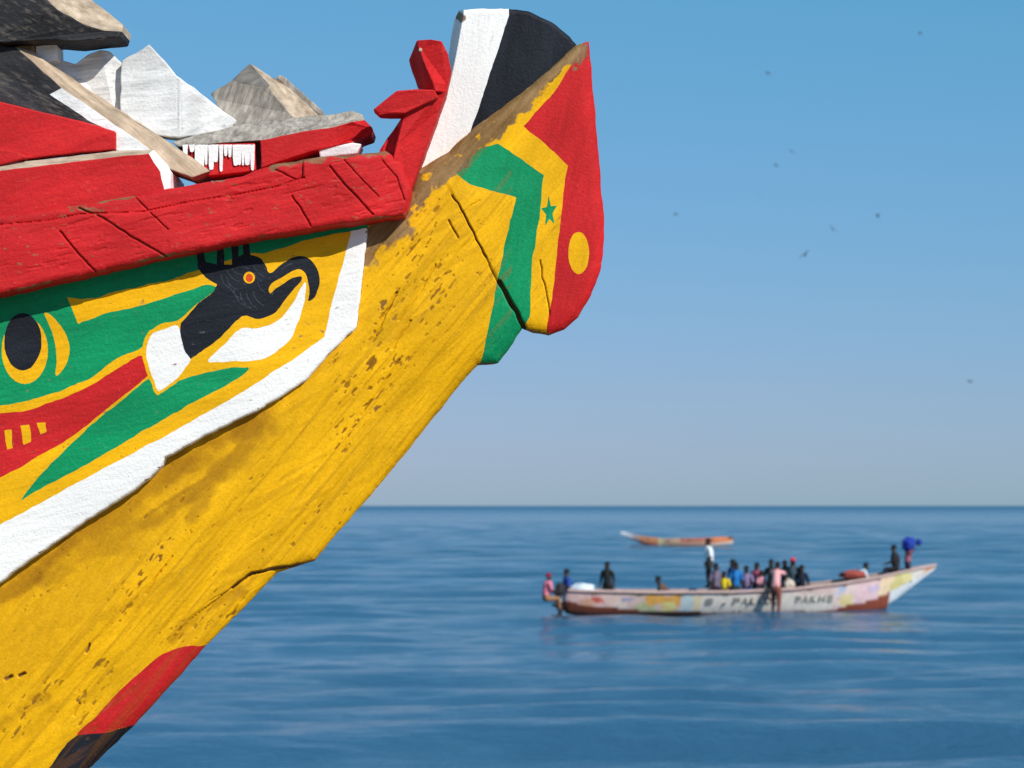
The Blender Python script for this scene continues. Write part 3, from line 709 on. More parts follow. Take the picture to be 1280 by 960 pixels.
# flat board with red edge
board('edge_board', [([(215, 177, .0), (240, 170, .02), (300, 155, .02), (365, 147, .03), (425, 141, .03), (440, 138, .03), (453, 143, .02), (456, 150, .01), (440, 152, -.03), (420, 158, -.03), (370, 166, -.03), (325, 175, -.03), (280, 178, -.02), (222, 183, -.02)], M['grey']),
                     ([(325, 175, -.03), (370, 166, -.03), (420, 158, -.03), (440, 152, -.03), (456, 150, .01), (466, 160, .02), (464, 168, .02), (452, 172, .01), (441, 178, -.02), (395, 188, -.03), (360, 199, -.03), (326, 210, -.03)], M['red_flat'])], 0.16, seed=11, label='board with grey top and red painted edge', jit=0.9)
board('dark_gap_block', [([(316, 176, .03), (328, 172, .03), (328, 214, .03), (316, 216, .03)], M['greyd'])], 0.08, seed=12)
drip = board('dripped_block', [([(226, 180, -.01), (260, 180, -.015), (319, 178, -.02), (320, 213, -.02), (262, 220, -.02), (248, 212, -.02)], M['red_flat'])], 0.12, seed=13, label='red block under runs of white paint')
rd = random.Random(5)
x = 228.0
while x < 317:
    w = rd.uniform(4.0, 9.0); y1 = rd.uniform(203, 215) if rd.random() < 0.7 else rd.uniform(190, 200)
    xr = min(x + w, 318.5); y1 = min(y1, 219 - (x - 248) * 0.09)
    board('paint_run', [([(x, 181, -.0235), (xr, 180.5, -.0235), (xr - w * .10, y1 - 7, -.0245), (xr - w * .16, y1 - 1.5, -.0245), (x + w * .5, y1, -.0245), (x + w * .2, y1 - 1.0, -.0245), (x + w * .12, y1 - 6, -.0245)], M['wht_flat'])], 0.0015, parent=drip, seed=int(x), jit=0.35, step=5)
    x += w * rd.uniform(0.70, 1.15)
board('wood_wedge', [([(398, 186, -.02), (440, 178, -.02), (452, 180, -.02), (446, 192, -.02), (400, 197, -.02)], M['whitewash'])], 0.1, seed=14)

# carved bird figure at the end of the rail
fig = board('carved_bird', [([(506, 142, -.075), (528, 128, -.085), (552, 116, -.07), (558, 114, -.05), (523, 211, -.05), (512, 240, -.05), (498, 236, -.07), (490, 206, -.085)], M['red_flat']),
                            ([(502, 147, -.02), (506, 142, -.075), (490, 206, -.085), (498, 236, -.07), (482, 214, -.02), (474, 188, -.02)], M['red_flat'])], 0.10, seed=15, label='red carved bird rising from the rail end', jit=0.5)
board('head', [([(521, 50, -.060), (538, 49, -.085), (552, 51, -.075), (560, 67, -.060), (564, 87, -.050), (558, 116, -.045), (545, 114, -.085), (532, 83, -.100)], M['red_flat']),
               ([(521, 50, -.060), (532, 83, -.100), (545, 114, -.085), (530, 112, -.06), (521, 105, -.03), (511, 75, -.02)], M['red_flat'])], 0.07, parent=fig, seed=16, jit=0.4)
board('wing', [([(466, 137, -.09), (496, 113, -.10), (522, 111, -.10), (543, 112, -.095), (548, 122, -.09), (507, 141, -.10), (475, 142, -.09)], M['red_flat']),
               ([(466, 137, -.09), (475, 142, -.09), (507, 141, -.10), (500, 145, -.06), (474, 144.5, -.06)], M['red_flat'])], 0.05, parent=fig, seed=17, jit=0.4)
board('nail_head', [([(px_, py_, -.0935) for px_, py_ in ellipse(525.5, 62, 2.2, 2.4, 10)], M['tan_flat'])], 0.03, parent=fig, seed=18, jit=0)

# ------------------------------------------------------------------ the boats out on the water
PXM = 133.0 / CAM_H                     # photo pixels per metre at the crowded boat
DB = F / PXM
OX = (940 - 640) / PXM
YAW = math.radians(21); CY, SY = math.cos(YAW), math.sin(YAW)
def bx(px):                                # photo column -> metres along the boat
    a = (np.asarray(px, float) - 640) / F
    return (a * DB - OX) / (CY - a * SY)
def bdist(px): return DB + bx(px) * SY     # distance of that place
def zpy(px, py): return CAM_H - (np.asarray(py, float) - HY) / F * bdist(px)
def pxof(lx): return 640 + F * (OX + lx * CY) / (DB + lx * SY)
def pyof(lx, z): return HY + (CAM_H - z) / (DB + lx * SY) * F
FB = empty('crowded_pirogue', (OX, DB, 0), YAW)
tag(FB, 'long pale painted pirogue crowded with people on the blue sea', 'boat')

def attr_paint(name, rough=0.55):
    m, nt, b = nodes(name)
    a = N(nt, 'ShaderNodeAttribute', attribute_name='paint')
    n1 = noise(nt, coords(nt), 5, 4)
    nt.links.new(mixc(nt, 1.0, a.outputs['Color'], ramp(nt, n1, [(0.3, 0.82), (0.7, 1.05)]), 'MULTIPLY'), b.inputs['Base Color'])
    b.inputs['Roughness'].default_value = rough
    return m
HULLM = attr_paint('hull_paint')

def loft_hull(name, parent, xs, gun, keel, beam, colour, nv=16, thick=0.06):
    """both sides as one shell with a real inside"""
    V = []; C = []; nx = len(xs)
    prof = np.linspace(0, 1, nv)
    def ring(sh):
        for i, x_ in enumerate(xs):
            for s in (1, -1):
                for u in (prof[::-1] if s == 1 else prof[1:]):
                    y_ = -s * max(beam[i] * (u ** 0.55) - sh, 0.0); z_ = keel[i] + (gun[i] - keel[i]) * u + (sh if u < 0.98 else 0)
                    V.append((x_, y_, min(z_, gun[i]))); C.append(colour(x_, z_, u, s, sh))
    m_ = 2 * nv - 1
    ring(0.0); ring(thick)
    Fs = []; nn = nx * m_
    for i in range(nx - 1):
        for j in range(m_ - 1):
            a = i * m_ + j; Fs.append((a, a + 1, a + m_ + 1, a + m_)); Fs.append((nn + a, nn + a + m_, nn + a + m_ + 1, nn + a + 1))
        for j in (0, m_ - 1):
            a = i * m_ + j; Fs.append((a, a + m_, nn + a + m_, nn + a) if j == 0 else (a, nn + a, nn + a + m_, a + m_))
    for i in (0, nx - 1):
        for j in range(m_ - 1):
            a = i * m_ + j; Fs.append((a, nn + a, nn + a + 1, a + 1) if i == 0 else (a, a + 1, nn + a + 1, nn + a))
    o = mesh_obj(name, V, Fs, HULLM, parent)
    at = o.data.attributes.new('paint', 'FLOAT_COLOR', 'POINT')
    at.data.foreach_set('color', np.array([(*c, 1) for c in C], np.float32).ravel())
    return o

hx = np.linspace(bx(702), bx(1169), 260)
hp = pxof(hx)
SZ = 27.143 / PXM
gun = zpy(hp, np.interp(hp, [700, 720, 800, 900, 980, 1040, 1080, 1120, 1150, 1169], [736, 737, 738.5, 738, 734.5, 728, 722, 714.5, 709, 705.5]))
keel = np.interp(hp, [700, 708, 740, 850, 1000, 1085, 1110], [0.30, 0.05, -0.15, -0.22, -0.22, -0.10, 0.02])
keel = np.where(hp > 1108, zpy(hp, np.interp(hp, [1108, 1118, 1169], [757, 751, 711.5])), keel)
beam = SZ * np.interp(hp, [700, 730, 800, 900, 1000, 1080, 1130, 1169], [0.70, 0.88, 1.08, 1.15, 1.0, 0.66, 0.34, 0.07])
PAT = [  # photo x0, x1, y0, y1, colour
    (700, 760, 733, 770, (228, 190, 182)), (735, 745, 746, 753, (205, 95, 80)), (745, 782, 738, 758, (232, 200, 188)), (772, 780, 745, 752, (150, 160, 195)), (720, 734, 748, 756, (222, 170, 140)),
    (758, 776, 752, 758, (236, 214, 200)), (782, 850, 735, 770, (224, 196, 182)), (788, 812, 752, 763, (196, 200, 150)), (798, 842, 744, 757, (232, 172, 82)), (820, 836, 753, 766, (228, 216, 140)),
    (842, 856, 740, 770, (196, 214, 216)), (856, 868, 744, 762, (226, 212, 170)), (866, 1034, 732, 770, (232, 224, 212)), (866, 1034, 732, 743, (222, 196, 188)), (1034, 1062, 720, 770, (228, 206, 200)), (1036, 1048, 733, 742, (186, 196, 220)), (1045, 1060, 742, 756, (230, 212, 150)),
    (1062, 1092, 712, 770, (230, 198, 200)), (1080, 1092, 730, 740, (206, 186, 210)), (1092, 1112, 712, 760, (232, 206, 170)), (1110, 1136, 708, 745, (206, 196, 132)), (1125, 1150, 712, 725, (222, 212, 150)), (1136, 1160, 700, 740, (222, 216, 205)), (1152, 1175, 700, 716, (222, 160, 120))]
_h = random.Random(3)
def hull_col(x_, z_, u, s, sh):
    px = float(pxof(x_)); py = float(pyof(x_, z_))
    if sh > 0: return (0.16, 0.10, 0.07)
    jx = px + (vnoise(np.array(px / 6), np.array(py / 4), 5) - .5) * 9; jy = py + (vnoise(np.array(px / 6), np.array(py / 4), 8) - .5) * 6
    yl = np.interp(px, [700, 720, 780, 840, 1035, 1050, 1085, 1108, 1114, 1130], [750, 755, 761, 767, 763, 757.5, 750, 740, 754, 762])
    c = (225, 205, 195)
    for x0, x1, y0, y1, cc_ in PAT:
        if x0 <= jx < x1 and y0 <= jy < y1: c = cc_
    if u > 0.93: c = (170, 120, 110) if px < 1090 else c
    if py > yl: c = (120, 62, 38) if px < 900 else (140, 70, 48)
    if z_ < 0.08 and px < 870: c = (70, 40, 32)
    if px > 1108 and u < 0.42: c = (214, 222, 226)
    return tuple(v * 1.0 for v in lin(*c))
loft_hull('hull', FB, hx, gun, keel, beam, hull_col)
WOODB = flatmat('thwart_wood', (0.22, 0.13, 0.08)); DARKM = flatmat('dark_metal', (0.03, 0.03, 0.035), 0.4)
def box(c, s, rz=0.0):
    cx_, cy_, cz_ = c; vs = []
    for dz in (-1, 1):
        for dx, dy in ((-1, -1), (1, -1), (1, 1), (-1, 1)):
            x_, y_ = dx * s[0] / 2, dy * s[1] / 2
            vs.append((cx_ + x_ * math.cos(rz) - y_ * math.sin(rz), cy_ + x_ * math.sin(rz) + y_ * math.cos(rz), cz_ + dz * s[2] / 2))
    return vs, [(3, 2, 1, 0), (4, 5, 6, 7), (0, 1, 5, 4), (1, 2, 6, 5), (2, 3, 7, 6), (3, 0, 4, 7)]
for px in (735, 790, 840, 895, 945, 1000, 1045, 1090):
    i = int(np.argmin(abs(hp - px))); v, f = box((float(bx(px)), 0, gun[i] - 0.10), (0.24, beam[i] * 1.95, 0.06))
    mesh_obj('thwart', v, f, WOODB, FB)
for s in (-1, 1):
    V = []; Fs = []
    for i, x_ in enumerate(hx):
        for dy, dz in ((-0.04, -0.05), (0.05, -0.05), (0.05, 0.025), (-0.04, 0.025)): V.append((x_, s * (beam[i] + dy), gun[i] + dz))
        if i:
            a = 4 * (i - 1)
            for k in range(4): Fs.append((a + k, a + (k + 1) % 4, a + 4 + (k + 1) % 4, a + 4 + k))
    mesh_obj('gunwale', V, Fs, flatmat('gunwale_paint', (0.50, 0.36, 0.33)), FB)
TXT = flatmat('hull_lettering', (0.27, 0.27, 0.24), 0.7)
def lettering(body, px0, px1, zc, h):
    cu = bpy.data.curves.new('lettering', 'FONT'); cu.body = body; cu.size = h; cu.extrude = 0.01; cu.offset = 0.012; cu.align_x = 'LEFT'
    tmp = bpy.data.objects.new('tmp_text', cu); COL.objects.link(tmp)
    bpy.context.view_layer.update()
    me = bpy.data.meshes.new_from_object(tmp.evaluated_get(bpy.context.evaluated_depsgraph_get()))
    bpy.data.objects.remove(tmp)
    w0 = min(v.co.x for v in me.vertices); w = max(v.co.x for v in me.vertices) - w0
    sx = (bx(px1) - bx(px0)) / w
    for v in me.vertices:
        x_ = bx(px0) + (v.co.x - w0) * sx; z_ = zc + v.co.y; y_ = v.co.z
        i = int(np.argmin(abs(hx - x_))); u = max(0.02, (z_ - keel[i]) / (gun[i] - keel[i]))
        v.co = (x_, -(beam[i] * u ** 0.55) - 0.02 - y_, z_)
    me.materials.clear(); me.materials.append(TXT)
    o = bpy.data.objects.new('letter', me); COL.objects.link(o); o.parent = FB
for ch, a, b_ in (('S', 871, 881), ('.', 892, 896), ('F', 905, 914), ('A', 916, 925), ('L', 927, 934), ('L', 937, 944), ('O', 946, 955), ('U', 957, 965), ('B', 984, 992), ('A', 993, 1001), ('K', 1003, 1012), ('H', 1014, 1023), ('E', 1026, 1033)):
    lettering(ch, a, b_, 0.31 + (0.03 if a > 980 else 0), 0.33)
# outboard motor at the stern
mot = empty('outboard_motor', (float(bx(700)), -0.1, 0)); mot.parent = FB; mot.scale = (0.8, 0.8, 0.8)
bm = bmesh.new(); bmesh.ops.create_cube(bm, size=1.0)
bmesh.ops.scale(bm, vec=(0.40, 0.36, 0.52), verts=bm.verts); bmesh.ops.bevel(bm, geom=bm.edges[:], offset=0.09, segments=3, affect='EDGES')
bmesh.ops.translate(bm, vec=(-0.05, 0, 1.16), verts=bm.verts)
me = bpy.data.meshes.new('cowling'); bm.to_mesh(me); bm.free(); me.materials.append(DARKM)
o = bpy.data.objects.new('cowling', me); COL.objects.link(o); o.parent = mot
v, f = box((-0.05, 0, 0.45), (0.16, 0.13, 1.0)); mesh_obj('shaft', v, f, DARKM, mot)
v, f = box((-0.22, 0, -0.05), (0.40, 0.05, 0.18)); mesh_obj('skeg', v, f, DARKM, mot)
v, f = box((0.35, 0, 1.12), (0.6, 0.05, 0.05)); mesh_obj('tiller', v, f, DARKM, mot)
v, f = box((0.02, 0, 0.72), (0.22, 0.3, 0.22)); mesh_obj('bracket', v, f, flatmat('white_bracket', (0.7, 0.7, 0.68)), mot)

# far empty pirogue
D2 = CAM_H * F / 51.0; PX2 = F / D2; S2 = 10.41 / PX2
F2 = empty('distant_pirogue', ((846 - 640) / PX2, D2, 0)); tag(F2, 'small orange pirogue with white bow far off near the horizon', 'boat')
x2 = np.linspace((776 - 846) / PX2, (916 - 846) / PX2, 120); p2 = x2 * PX2 + 846
g2 = S2 * np.interp(p2, [776, 782, 790, 805, 830, 870, 900, 916], [1.80, 1.76, 1.52, 1.22, 0.95, 0.98, 1.14, 1.18])
k2 = S2 * np.interp(p2, [776, 790, 805, 820, 890, 916], [1.42, 0.80, 0.2, -0.1, -0.1, 0.25]); b2 = S2 * np.interp(p2, [776, 800, 840, 890, 916], [0.08, 0.6, 0.95, 0.8, 0.35])
def col2(x_, z_, u, s, sh):
    px = x_ * PX2 + 846
    if sh > 0: return (0.3, 0.18, 0.12)
    c = (236, 150, 100)
    if px < 791: c = (225, 222, 220)
    elif px < 800: c = (226, 178, 160)
    elif px < 822: c = (220, 142, 96) if u > 0.4 else (205, 110, 85)
    elif px < 828: c = (232, 205, 150)
    elif px < 850: c = (224, 176, 140)
    elif px < 886: c = (226, 170, 140) if u < 0.6 else (206, 120, 96)
    else: c = (228, 130, 84) if u > 0.45 else (235, 200, 180)
    if px > 909 and u > 0.7: c = (90, 70, 70)
    if u < 0.15 and px < 860: c = (90, 60, 55)
    return lin(*[min(255, v * 1.12 + 8) for v in c])
loft_hull('hull', F2, x2, g2, k2, b2, col2, nv=12)
for px in (810, 835, 862, 890):
    i = int(np.argmin(abs(p2 - px))); v, f = box((x2[i], 0, g2[i] - 0.15), (0.25, b2[i] * 1.9, 0.06)); mesh_obj('thwart', v, f, WOODB, F2)

# ------------------------------------------------------------------ people
SKIN = flatmat('skin', (0.035, 0.018, 0.011), 0.5)
HAIR = flatmat('hair', (0.008, 0.007, 0.007), 0.8)
_cm = {}
def cloth(c):
    if c not in _cm: _cm[c] = flatmat('cloth_%d' % len(_cm), lin(*c), 0.85, 0.12, 20)
    return _cm[c]
def pose_joints(pose):
    """local: x forward, y left, z up; metres for a 1.72 m adult. returns joints with radii and bones"""
    if pose in ('stand', 'stand_lean', 'carry', 'climb'): hip = 0.92
    elif pose == 'crouch': hip = 0.30
    else: hip = 0.45
    lean = {'stand': 0.02, 'stand_lean': 0.22, 'sit': 0.06, 'sit_lean': 0.22, 'crouch': 0.32, 'carry': 0.03, 'climb': 0.30}[pose]
    J = {}
    J['pelvis'] = ((0, 0, hip), .145); J['waist'] = ((lean * .2, 0, hip + .17), .128); J['chest'] = ((lean * .65, 0, hip + .37), .150); J['collar'] = ((lean, 0, hip + .52), .085)
    J['neck'] = ((lean * 1.1 + .01, 0, hip + .59), .058); J['skull'] = ((lean * 1.2 + .02, 0, hip + .68), .085); J['crown'] = ((lean * 1.25 + .015, 0, hip + .765), .082)
    J['nose'] = ((lean * 1.2 + .13, 0, hip + .685), .018)
    B = [('pelvis', 'waist'), ('waist', 'chest'), ('chest', 'collar'), ('collar', 'neck'), ('neck', 'skull'), ('skull', 'crown'), ('skull', 'nose')]
    for s, t in ((1, 'L'), (-1, 'R')):
        sh = (lean * .95, .175 * s, hip + .49)
        if pose == 'carry': el = (lean + .10, .27 * s, hip + .62); wr = (lean + .05, .20 * s, hip + .88)
        elif pose == 'climb': el = (lean + .22, .22 * s, hip + .45); wr = (lean + .45, .18 * s, hip + .52)
        elif pose in ('sit', 'sit_lean', 'crouch'): el = (lean + .05, .24 * s, hip + .25); wr = (lean + .27, .14 * s, hip + .17)
        else: el = (lean - .02, .24 * s, hip + .22); wr = (lean + .06, .25 * s, hip - .02)
        dvec = Vector(wr) - Vector(el); dvec.normalize(); hd = tuple(Vector(wr) + dvec * 0.09)
        J['sho' + t] = (sh, .070); J['elb' + t] = (el, .046); J['wri' + t] = (wr, .032); J['han' + t] = (hd, .040)
        B += [('collar', 'sho' + t), ('sho' + t, 'elb' + t), ('elb' + t, 'wri' + t), ('wri' + t, 'han' + t)]
        hp_ = (0, .095 * s, hip - .06)
        if pose in ('sit', 'sit_lean'): kn = (.42, .13 * s, hip - .02); an = (.44, .13 * s, hip - .40); to = (.60, .14 * s, hip - .43)
        elif pose == 'crouch': kn = (.34, .17 * s, hip + .18); an = (.10, .16 * s, hip - .23); to = (.28, .17 * s, hip - .27)
        elif pose == 'climb': kn = (.12 + .14 * s, .11 * s, .50 + .05 * s); an = (-.05 + .05 * s, .11 * s, .10); to = (.10, .12 * s, .05)
        else: kn = (.03, .105 * s, .50); an = (0, .10 * s, .09); to = (.15, .12 * s, .035)
        J['hip' + t] = (hp_, .098); J['kne' + t] = (kn, .062); J['ank' + t] = (an, .042); J['toe' + t] = (to, .036)
        B += [('pelvis', 'hip' + t), ('hip' + t, 'kne' + t), ('kne' + t, 'ank' + t), ('ank' + t, 'toe' + t)]
    return J, B
_pcache = {}
def person_mesh(pose):
    if pose in _pcache: return _pcache[pose]
    J, B = pose_joints(pose); names = list(J)
    me = bpy.data.meshes.new('skel'); me.from_pydata([J[n][0] for n in names], [(names.index(a), names.index(b)) for a, b in B], [])
    ob = bpy.data.objects.new('skel', me); COL.objects.link(ob)
    md = ob.modifiers.new('skin', 'SKIN'); md.use_smooth_shade = True
    for i, n in enumerate(names):
        r = J[n][1] * (1.22 if n[:3] in ('pel', 'wai', 'che', 'sho', 'elb', 'hip', 'kne') else 1.05); sv_ = me.skin_vertices[0].data[i]
        sv_.radius = (r * 0.8, r * 1.12) if n in ('chest', 'waist', 'pelvis') else (r, r)
        sv_.use_root = (n == 'pelvis')
    ob.modifiers.new('sub', 'SUBSURF').levels = 1
    bpy.context.view_layer.update()
    out = bpy.data.meshes.new_from_object(ob.evaluated_get(bpy.context.evaluated_depsgraph_get()))
    bpy.data.objects.remove(ob)
    vs = [tuple(v.co) for v in out.vertices]; fs = [tuple(p.vertices) for p in out.polygons]
    reg = []
    segs = [(np.array(J[a][0]), np.array(J[b][0]), a, b) for a, b in B]
    for p in out.polygons:
        c = np.array(p.center); best = None
        for a, b, na, nb in segs:
            t = np.clip(np.dot(c - a, b - a) / (np.dot(b - a, b - a) + 1e-9), 0, 1); d = np.linalg.norm(c - a - t * (b - a))
            if best is None or d < best[0]: best = (d, na, nb, t)
        _, na, nb, t = best
        if na in ('neck', 'skull') or (na[:3] == 'wri') or (na == 'collar' and nb == 'neck' and t > .5) or (na[:3] == 'elb'): r = 0
        elif na[:3] in ('hip', 'kne') or (na == 'pelvis' and nb != 'waist') or (na == 'pelvis' and t < .35): r = 2
        elif na[:3] == 'ank': r = 0
        else: r = 1
        reg.append(r)
    # five fingers on each hand
    for t, s in (('L', 1), ('R', -1)):
        w = Vector(J['wri' + t][0]); h = Vector(J['han' + t][0]); d = (h - w).normalized(); side = d.cross(Vector((0, 0, 1)));
        side = side.normalized() if side.length > 0.1 else Vector((1, 0, 0)); nrm = side.cross(d)
        for k, (o_, L_, r_) in enumerate(((-.030, .065, .009), (-.010, .078, .009), (.010, .074, .009), (.030, .058, .008), (-.045, .05, .011))):
            base = h + side * o_ + d * (.012 if k < 4 else -.04); dr = (d - nrm * .3 if k < 4 else d * .6 - side * .8).normalized()
            mid = base + dr * L_ * .6; tip = mid + (dr - nrm * .5).normalized() * L_ * .45
            n0 = len(vs)
            for c_, rr in ((base, r_), (mid, r_ * .9), (tip, r_ * .6)):
                for q in range(4):
                    a_ = q * math.pi / 2; vs.append(tuple(c_ + side * math.cos(a_) * rr + nrm * math.sin(a_) * rr))
            for m_ in range(2):
                for q in range(4): fs.append((n0 + m_ * 4 + q, n0 + m_ * 4 + (q + 1) % 4, n0 + m_ * 4 + 4 + (q + 1) % 4, n0 + m_ * 4 + 4 + q)); reg.append(0)
            fs.append((n0 + 8, n0 + 9, n0 + 10, n0 + 11)); reg.append(0)
    _pcache[pose] = (vs, fs, reg, J); return _pcache[pose]
def hair_cap(J, mat, name, parent, brim=False):
    c = (Vector(J['skull'][0]) * .35 + Vector(J['crown'][0]) * .65); V = []; Fs = []
    nu, nv = 12, 6; r = .108
    for j in range(nv):
        ph = math.pi * .60 * j / (nv - 1)
        for i in range(nu):
            th = 2 * math.pi * i / nu; k = 1.0 if math.cos(th) < .4 or j < 3 else .95
            V.append((c.x - .008 + r * 1.08 * math.sin(ph) * math.cos(th) * k, c.y + r * .92 * math.sin(ph) * math.sin(th), c.z + .012 + r * math.cos(ph) * 1.02 + (.05 if (math.cos(th) > .5 and j == nv - 1) else 0)))
    for j in range(nv - 1):
        for i in range(nu): Fs.append((j * nu + i, (j + 1) * nu + i, (j + 1) * nu + (i + 1) % nu, j * nu + (i + 1) % nu))
    if brim:
        n0 = len(V)
        for i in range(7):
            a_ = -math.pi / 2 + math.pi * i / 6
            V.append((c.x + .06 + .0 * i, c.y + .085 * math.sin(a_), c.z + .035)); V.append((c.x + .07 + .13 * math.cos(a_), c.y + .085 * math.sin(a_), c.z + .02))
        for i in range(6): Fs.append((n0 + 2 * i, n0 + 2 * i + 1, n0 + 2 * i + 3, n0 + 2 * i + 2))
    mesh_obj(name, V, Fs, mat, parent, smooth=True)
def person(px, top_py, y, pose, face, shirt, trousers, label, cap=None, scale=1.0, group='people in the crowded pirogue', skin=None):
    """head top at photo row top_py; y: metres from the boat's middle, away from the camera positive"""
    vs, fs, reg, J = person_mesh(pose)
    head = (J['crown'][0][2] + .085) * scale
    dist = float(bdist(px)) + y; z = CAM_H - (top_py - HY) / F * dist
    hx_ = J['crown'][0][0] * scale
    x_ = (px - 640) / F * dist - hx_ * math.cos(face)
    o = mesh_obj('person', [(a * scale, b * scale, c * scale) for a, b, c in vs], fs, [skin or SKIN, cloth(shirt), cloth(trousers)], None, reg, True)
    o.location = (x_, dist - hx_ * math.sin(face), z - head); o.rotation_euler = (0, 0, face)
    tag(o, label, 'person', group)
    c = mesh_obj('cap' if cap else 'hair', [], [], HAIR) if False else None
    n0 = 'cap' if cap else 'hair'
    hair_cap(J, cloth(cap) if cap else HAIR, n0, o, bool(cap))
    o.children[0].scale = (scale,) * 3
    return o
R = math.radians
person(686, 716, -0.15, 'sit', R(20), (214, 120, 140), (150, 110, 80), 'person in pink top sitting at the motor on the stern', cap=(130, 30, 60))
person(708, 711, 0.1, 'sit', R(200), (40, 70, 140), (40, 50, 80), 'person in dark blue sitting just forward of the motor')
person(759, 702, -0.1, 'stand', R(250), (28, 32, 30), (28, 30, 30), 'person in black standing alone towards the stern')
person(822, 720, 0.0, 'crouch', R(185), (96, 74, 66), (60, 48, 44), 'person in brown bent low, alone left of the white shirt')
person(885, 673, 0.2, 'stand', R(190), (226, 228, 230), (50, 52, 48), 'person in white shirt standing tall amidships')
person(895, 704, -0.35, 'stand', R(300), (110, 100, 120), (50, 30, 50), 'person in grey and purple right beside the tall white shirt')
person(905, 714, -0.35, 'sit', R(250), (214, 190, 40), (200, 175, 40), 'person in bright yellow sitting low at the near side', scale=0.9)
person(916, 699, 0.25, 'stand', R(215), (40, 60, 110), (30, 50, 60), 'person in navy behind the bright blue one', scale=1.08)
person(920, 703, -0.4, 'stand', R(285), (30, 112, 178), (40, 60, 70), 'person in bright blue right of the yellow one')
person(933, 707, -0.3, 'sit', R(270), (126, 112, 146), (40, 60, 150), 'person in lilac top and blue trousers amidships')
person(946, 703, -0.2, 'stand', R(240), (150, 76, 96), (60, 50, 90), 'person in dull red top behind the small pale pink one')
person(952, 713, -0.55, 'sit', R(300), (214, 150, 160), (190, 140, 130), 'small person in pale pink sitting at the near side', scale=0.8)
person(964, 699, 0.1, 'stand', R(265), (24, 38, 40), (30, 36, 34), 'person in black directly left of the climbing one')
person(972, 702, -1.06, 'climb', R(75), (224, 160, 160), (124, 70, 58), 'person in pink shirt climbing over the near side', scale=1.08)
person(981, 700, 0.3, 'stand', R(260), (26, 28, 34), (40, 34, 36), 'person in black between pink shirt and red cap', scale=1.05)
person(991, 697, 0.0, 'stand', R(270), (60, 76, 84), (40, 44, 48), 'person in grey wearing a bright red cap', cap=(214, 50, 66), scale=1.08)
person(1002, 706, -0.3, 'stand', R(255), (26, 28, 44), (26, 28, 38), 'person in black at the right end of the crowd')
person(1083, 703, 0.0, 'crouch', R(10), (196, 214, 222), (120, 70, 60), 'person in white shirt crouching towards the bow')
person(1117, 681, 0.05, 'sit', R(170), (36, 34, 40), (36, 32, 40), 'person in black sitting near the bow')
person(1136, 681, -0.05, 'carry', R(20), (150, 90, 100), (60, 50, 70), 'person near the bow lifting a blue bundle overhead', scale=0.78)
# load in the boat
def lump(name, px, py, y, s, mat, label, cat, seed):
    rnd = random.Random(seed); bm = bmesh.new(); bmesh.ops.create_icosphere(bm, subdivisions=3, radius=0.5)
    for v in bm.verts:
        n_ = v.co.normalized(); k = 1 + .16 * math.sin(5 * n_.x + seed) * math.cos(4 * n_.y + seed * 2) + .12 * math.sin(9 * n_.z + 3 * n_.x)
        v.co = Vector((v.co.x * s[0], v.co.y * s[1], v.co.z * s[2])) * k
    me = bpy.data.meshes.new(name); bm.to_mesh(me); bm.free(); me.materials.append(mat); me.polygons.foreach_set('use_smooth', [True] * len(me.polygons))
    o = bpy.data.objects.new(name, me); COL.objects.link(o); dist = float(bdist(px)) + y
    o.location = ((px - 640) / F * dist, dist, CAM_H - (py - HY) / F * dist); tag(o, label, cat); return o
lump('white_sack', 727, 737, -0.2, (.90, .6, .42), cloth((206, 216, 224)), 'white sack lying at the stern beside the motor', 'sack', 1)
lump('blue_bundle', 1136, 681, -0.05, (.50, .45, .56), cloth((30, 56, 150)), 'bright blue bundle held overhead near the bow', 'bundle', 2)
lump('blue_bundle', 1148, 678, -0.05, (.25, .25, .25), cloth((30, 56, 140)), 'small blue bundle end sticking out to the right', 'bundle', 3)
lump('net_heap', 1066, 719, 0.0, (.95, .6, .36), cloth((150, 70, 60)), 'low reddish brown heap in the boat before the bow', 'net', 4)
lump('pale_sack', 986, 731, -0.7, (.42, .4, .40), cloth((200, 186, 170)), 'pale sack on the gunwale right of the climbing person', 'sack', 5)

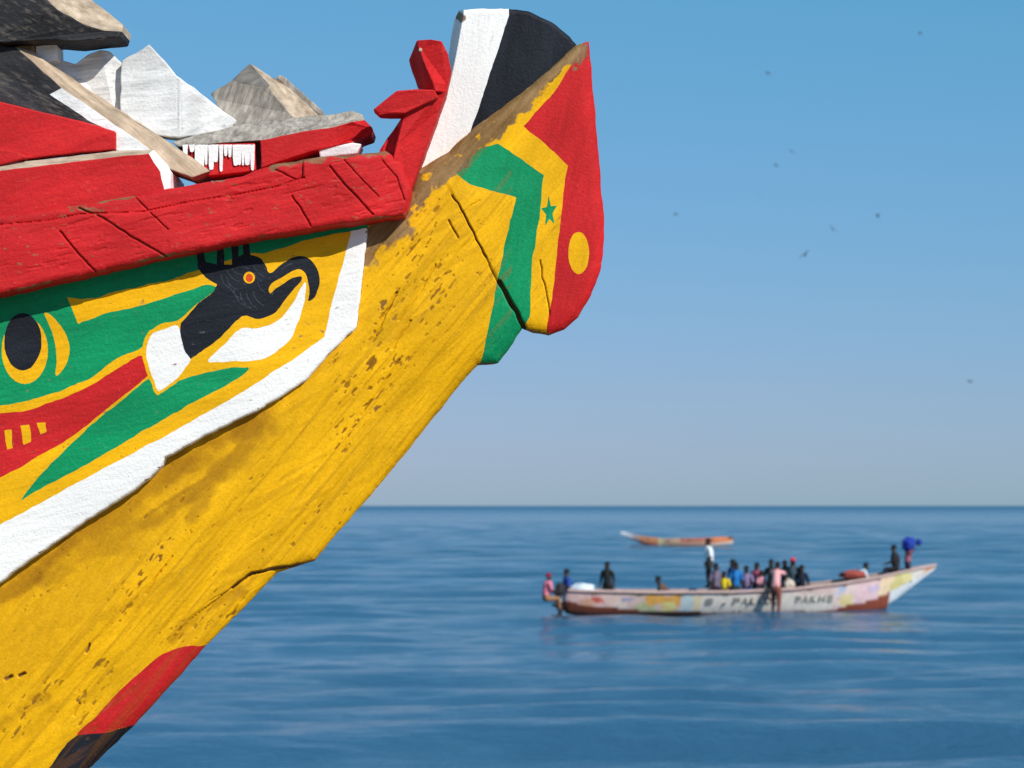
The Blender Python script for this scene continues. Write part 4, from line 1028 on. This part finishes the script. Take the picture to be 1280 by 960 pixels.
# ------------------------------------------------------------------ birds
BIRDM = flatmat('bird_plumage', (0.05, 0.05, 0.055), 0.8)
def bird(px, py, dist, bank, yaw, flap, label):
    prof = [(-.30, .004, .0), (-.22, .03, .0), (-.05, .06, .0), (.10, .055, .005), (.17, .035, .02), (.22, .034, .025), (.25, .015, .022), (.30, .003, .018)]
    V = []; Fs = []
    for x_, r, zc in prof:
        for k in range(8): V.append((x_, r * math.cos(k * math.pi / 4), zc + r * math.sin(k * math.pi / 4)))
    for i in range(len(prof) - 1):
        for k in range(8): Fs.append((8 * i + k, 8 * i + (k + 1) % 8, 8 * i + 8 + (k + 1) % 8, 8 * i + 8 + k))
    for s in (-1, 1):
        st = [(0.04, 0.02, .11, .02), (.22, .02 + flap * .6, .10, .05), (.42, .02 + flap, .075, -.02), (.60, flap * .8, .03, -.12)]
        n0 = len(V)
        for y_, z_, c_, x_ in st:
            for dx, dz in ((c_, 0), (0, .014), (-c_, 0), (0, -.010)): V.append((x_ + dx, s * y_, z_ + dz))
        for i in range(3):
            for k in range(4): Fs.append((n0 + 4 * i + k, n0 + 4 * i + (k + 1) % 4, n0 + 4 * i + 4 + (k + 1) % 4, n0 + 4 * i + 4 + k))
        Fs.append(tuple(n0 + 12 + k for k in range(4)))
    o = mesh_obj('flying_bird', V, Fs, BIRDM, smooth=True)
    o.location = ((px - 640) / F * dist, dist, CAM_H + (HY - py) / F * dist); o.rotation_euler = (R(bank), R(-8), R(yaw))
    tag(o, label, 'bird', 'small birds in the sky')
bird(960, 92, 260, 25, 30, .12, 'small dark bird, upper of those above the middle right sky')
bird(1150, 42, 300, -20, 160, .10, 'faint bird near the top edge, farthest up on the right')
bird(990, 190, 330, 30, 50, .14, 'bird just above and right of its close companion')
bird(970, 207, 300, -25, 200, .12, 'bird just below and left of its close companion')
bird(845, 268, 270, 12, 10, .06, 'bird gliding nearest to the red stem tip')
bird(1097, 270, 280, 15, 170, .08, 'bird gliding right of the pair at middle height')
bird(1041, 287, 240, 40, 60, .16, 'dark bird above right of the darkest one')
bird(1006, 319, 210, -35, 120, .16, 'darkest bird, low in the flock over the boat')
bird(1213, 477, 250, 10, 20, .06, 'lone bird low at the right edge of the sky')
bird(950, 245, 420, 10, 80, .10, 'very faint bird below the close pair')
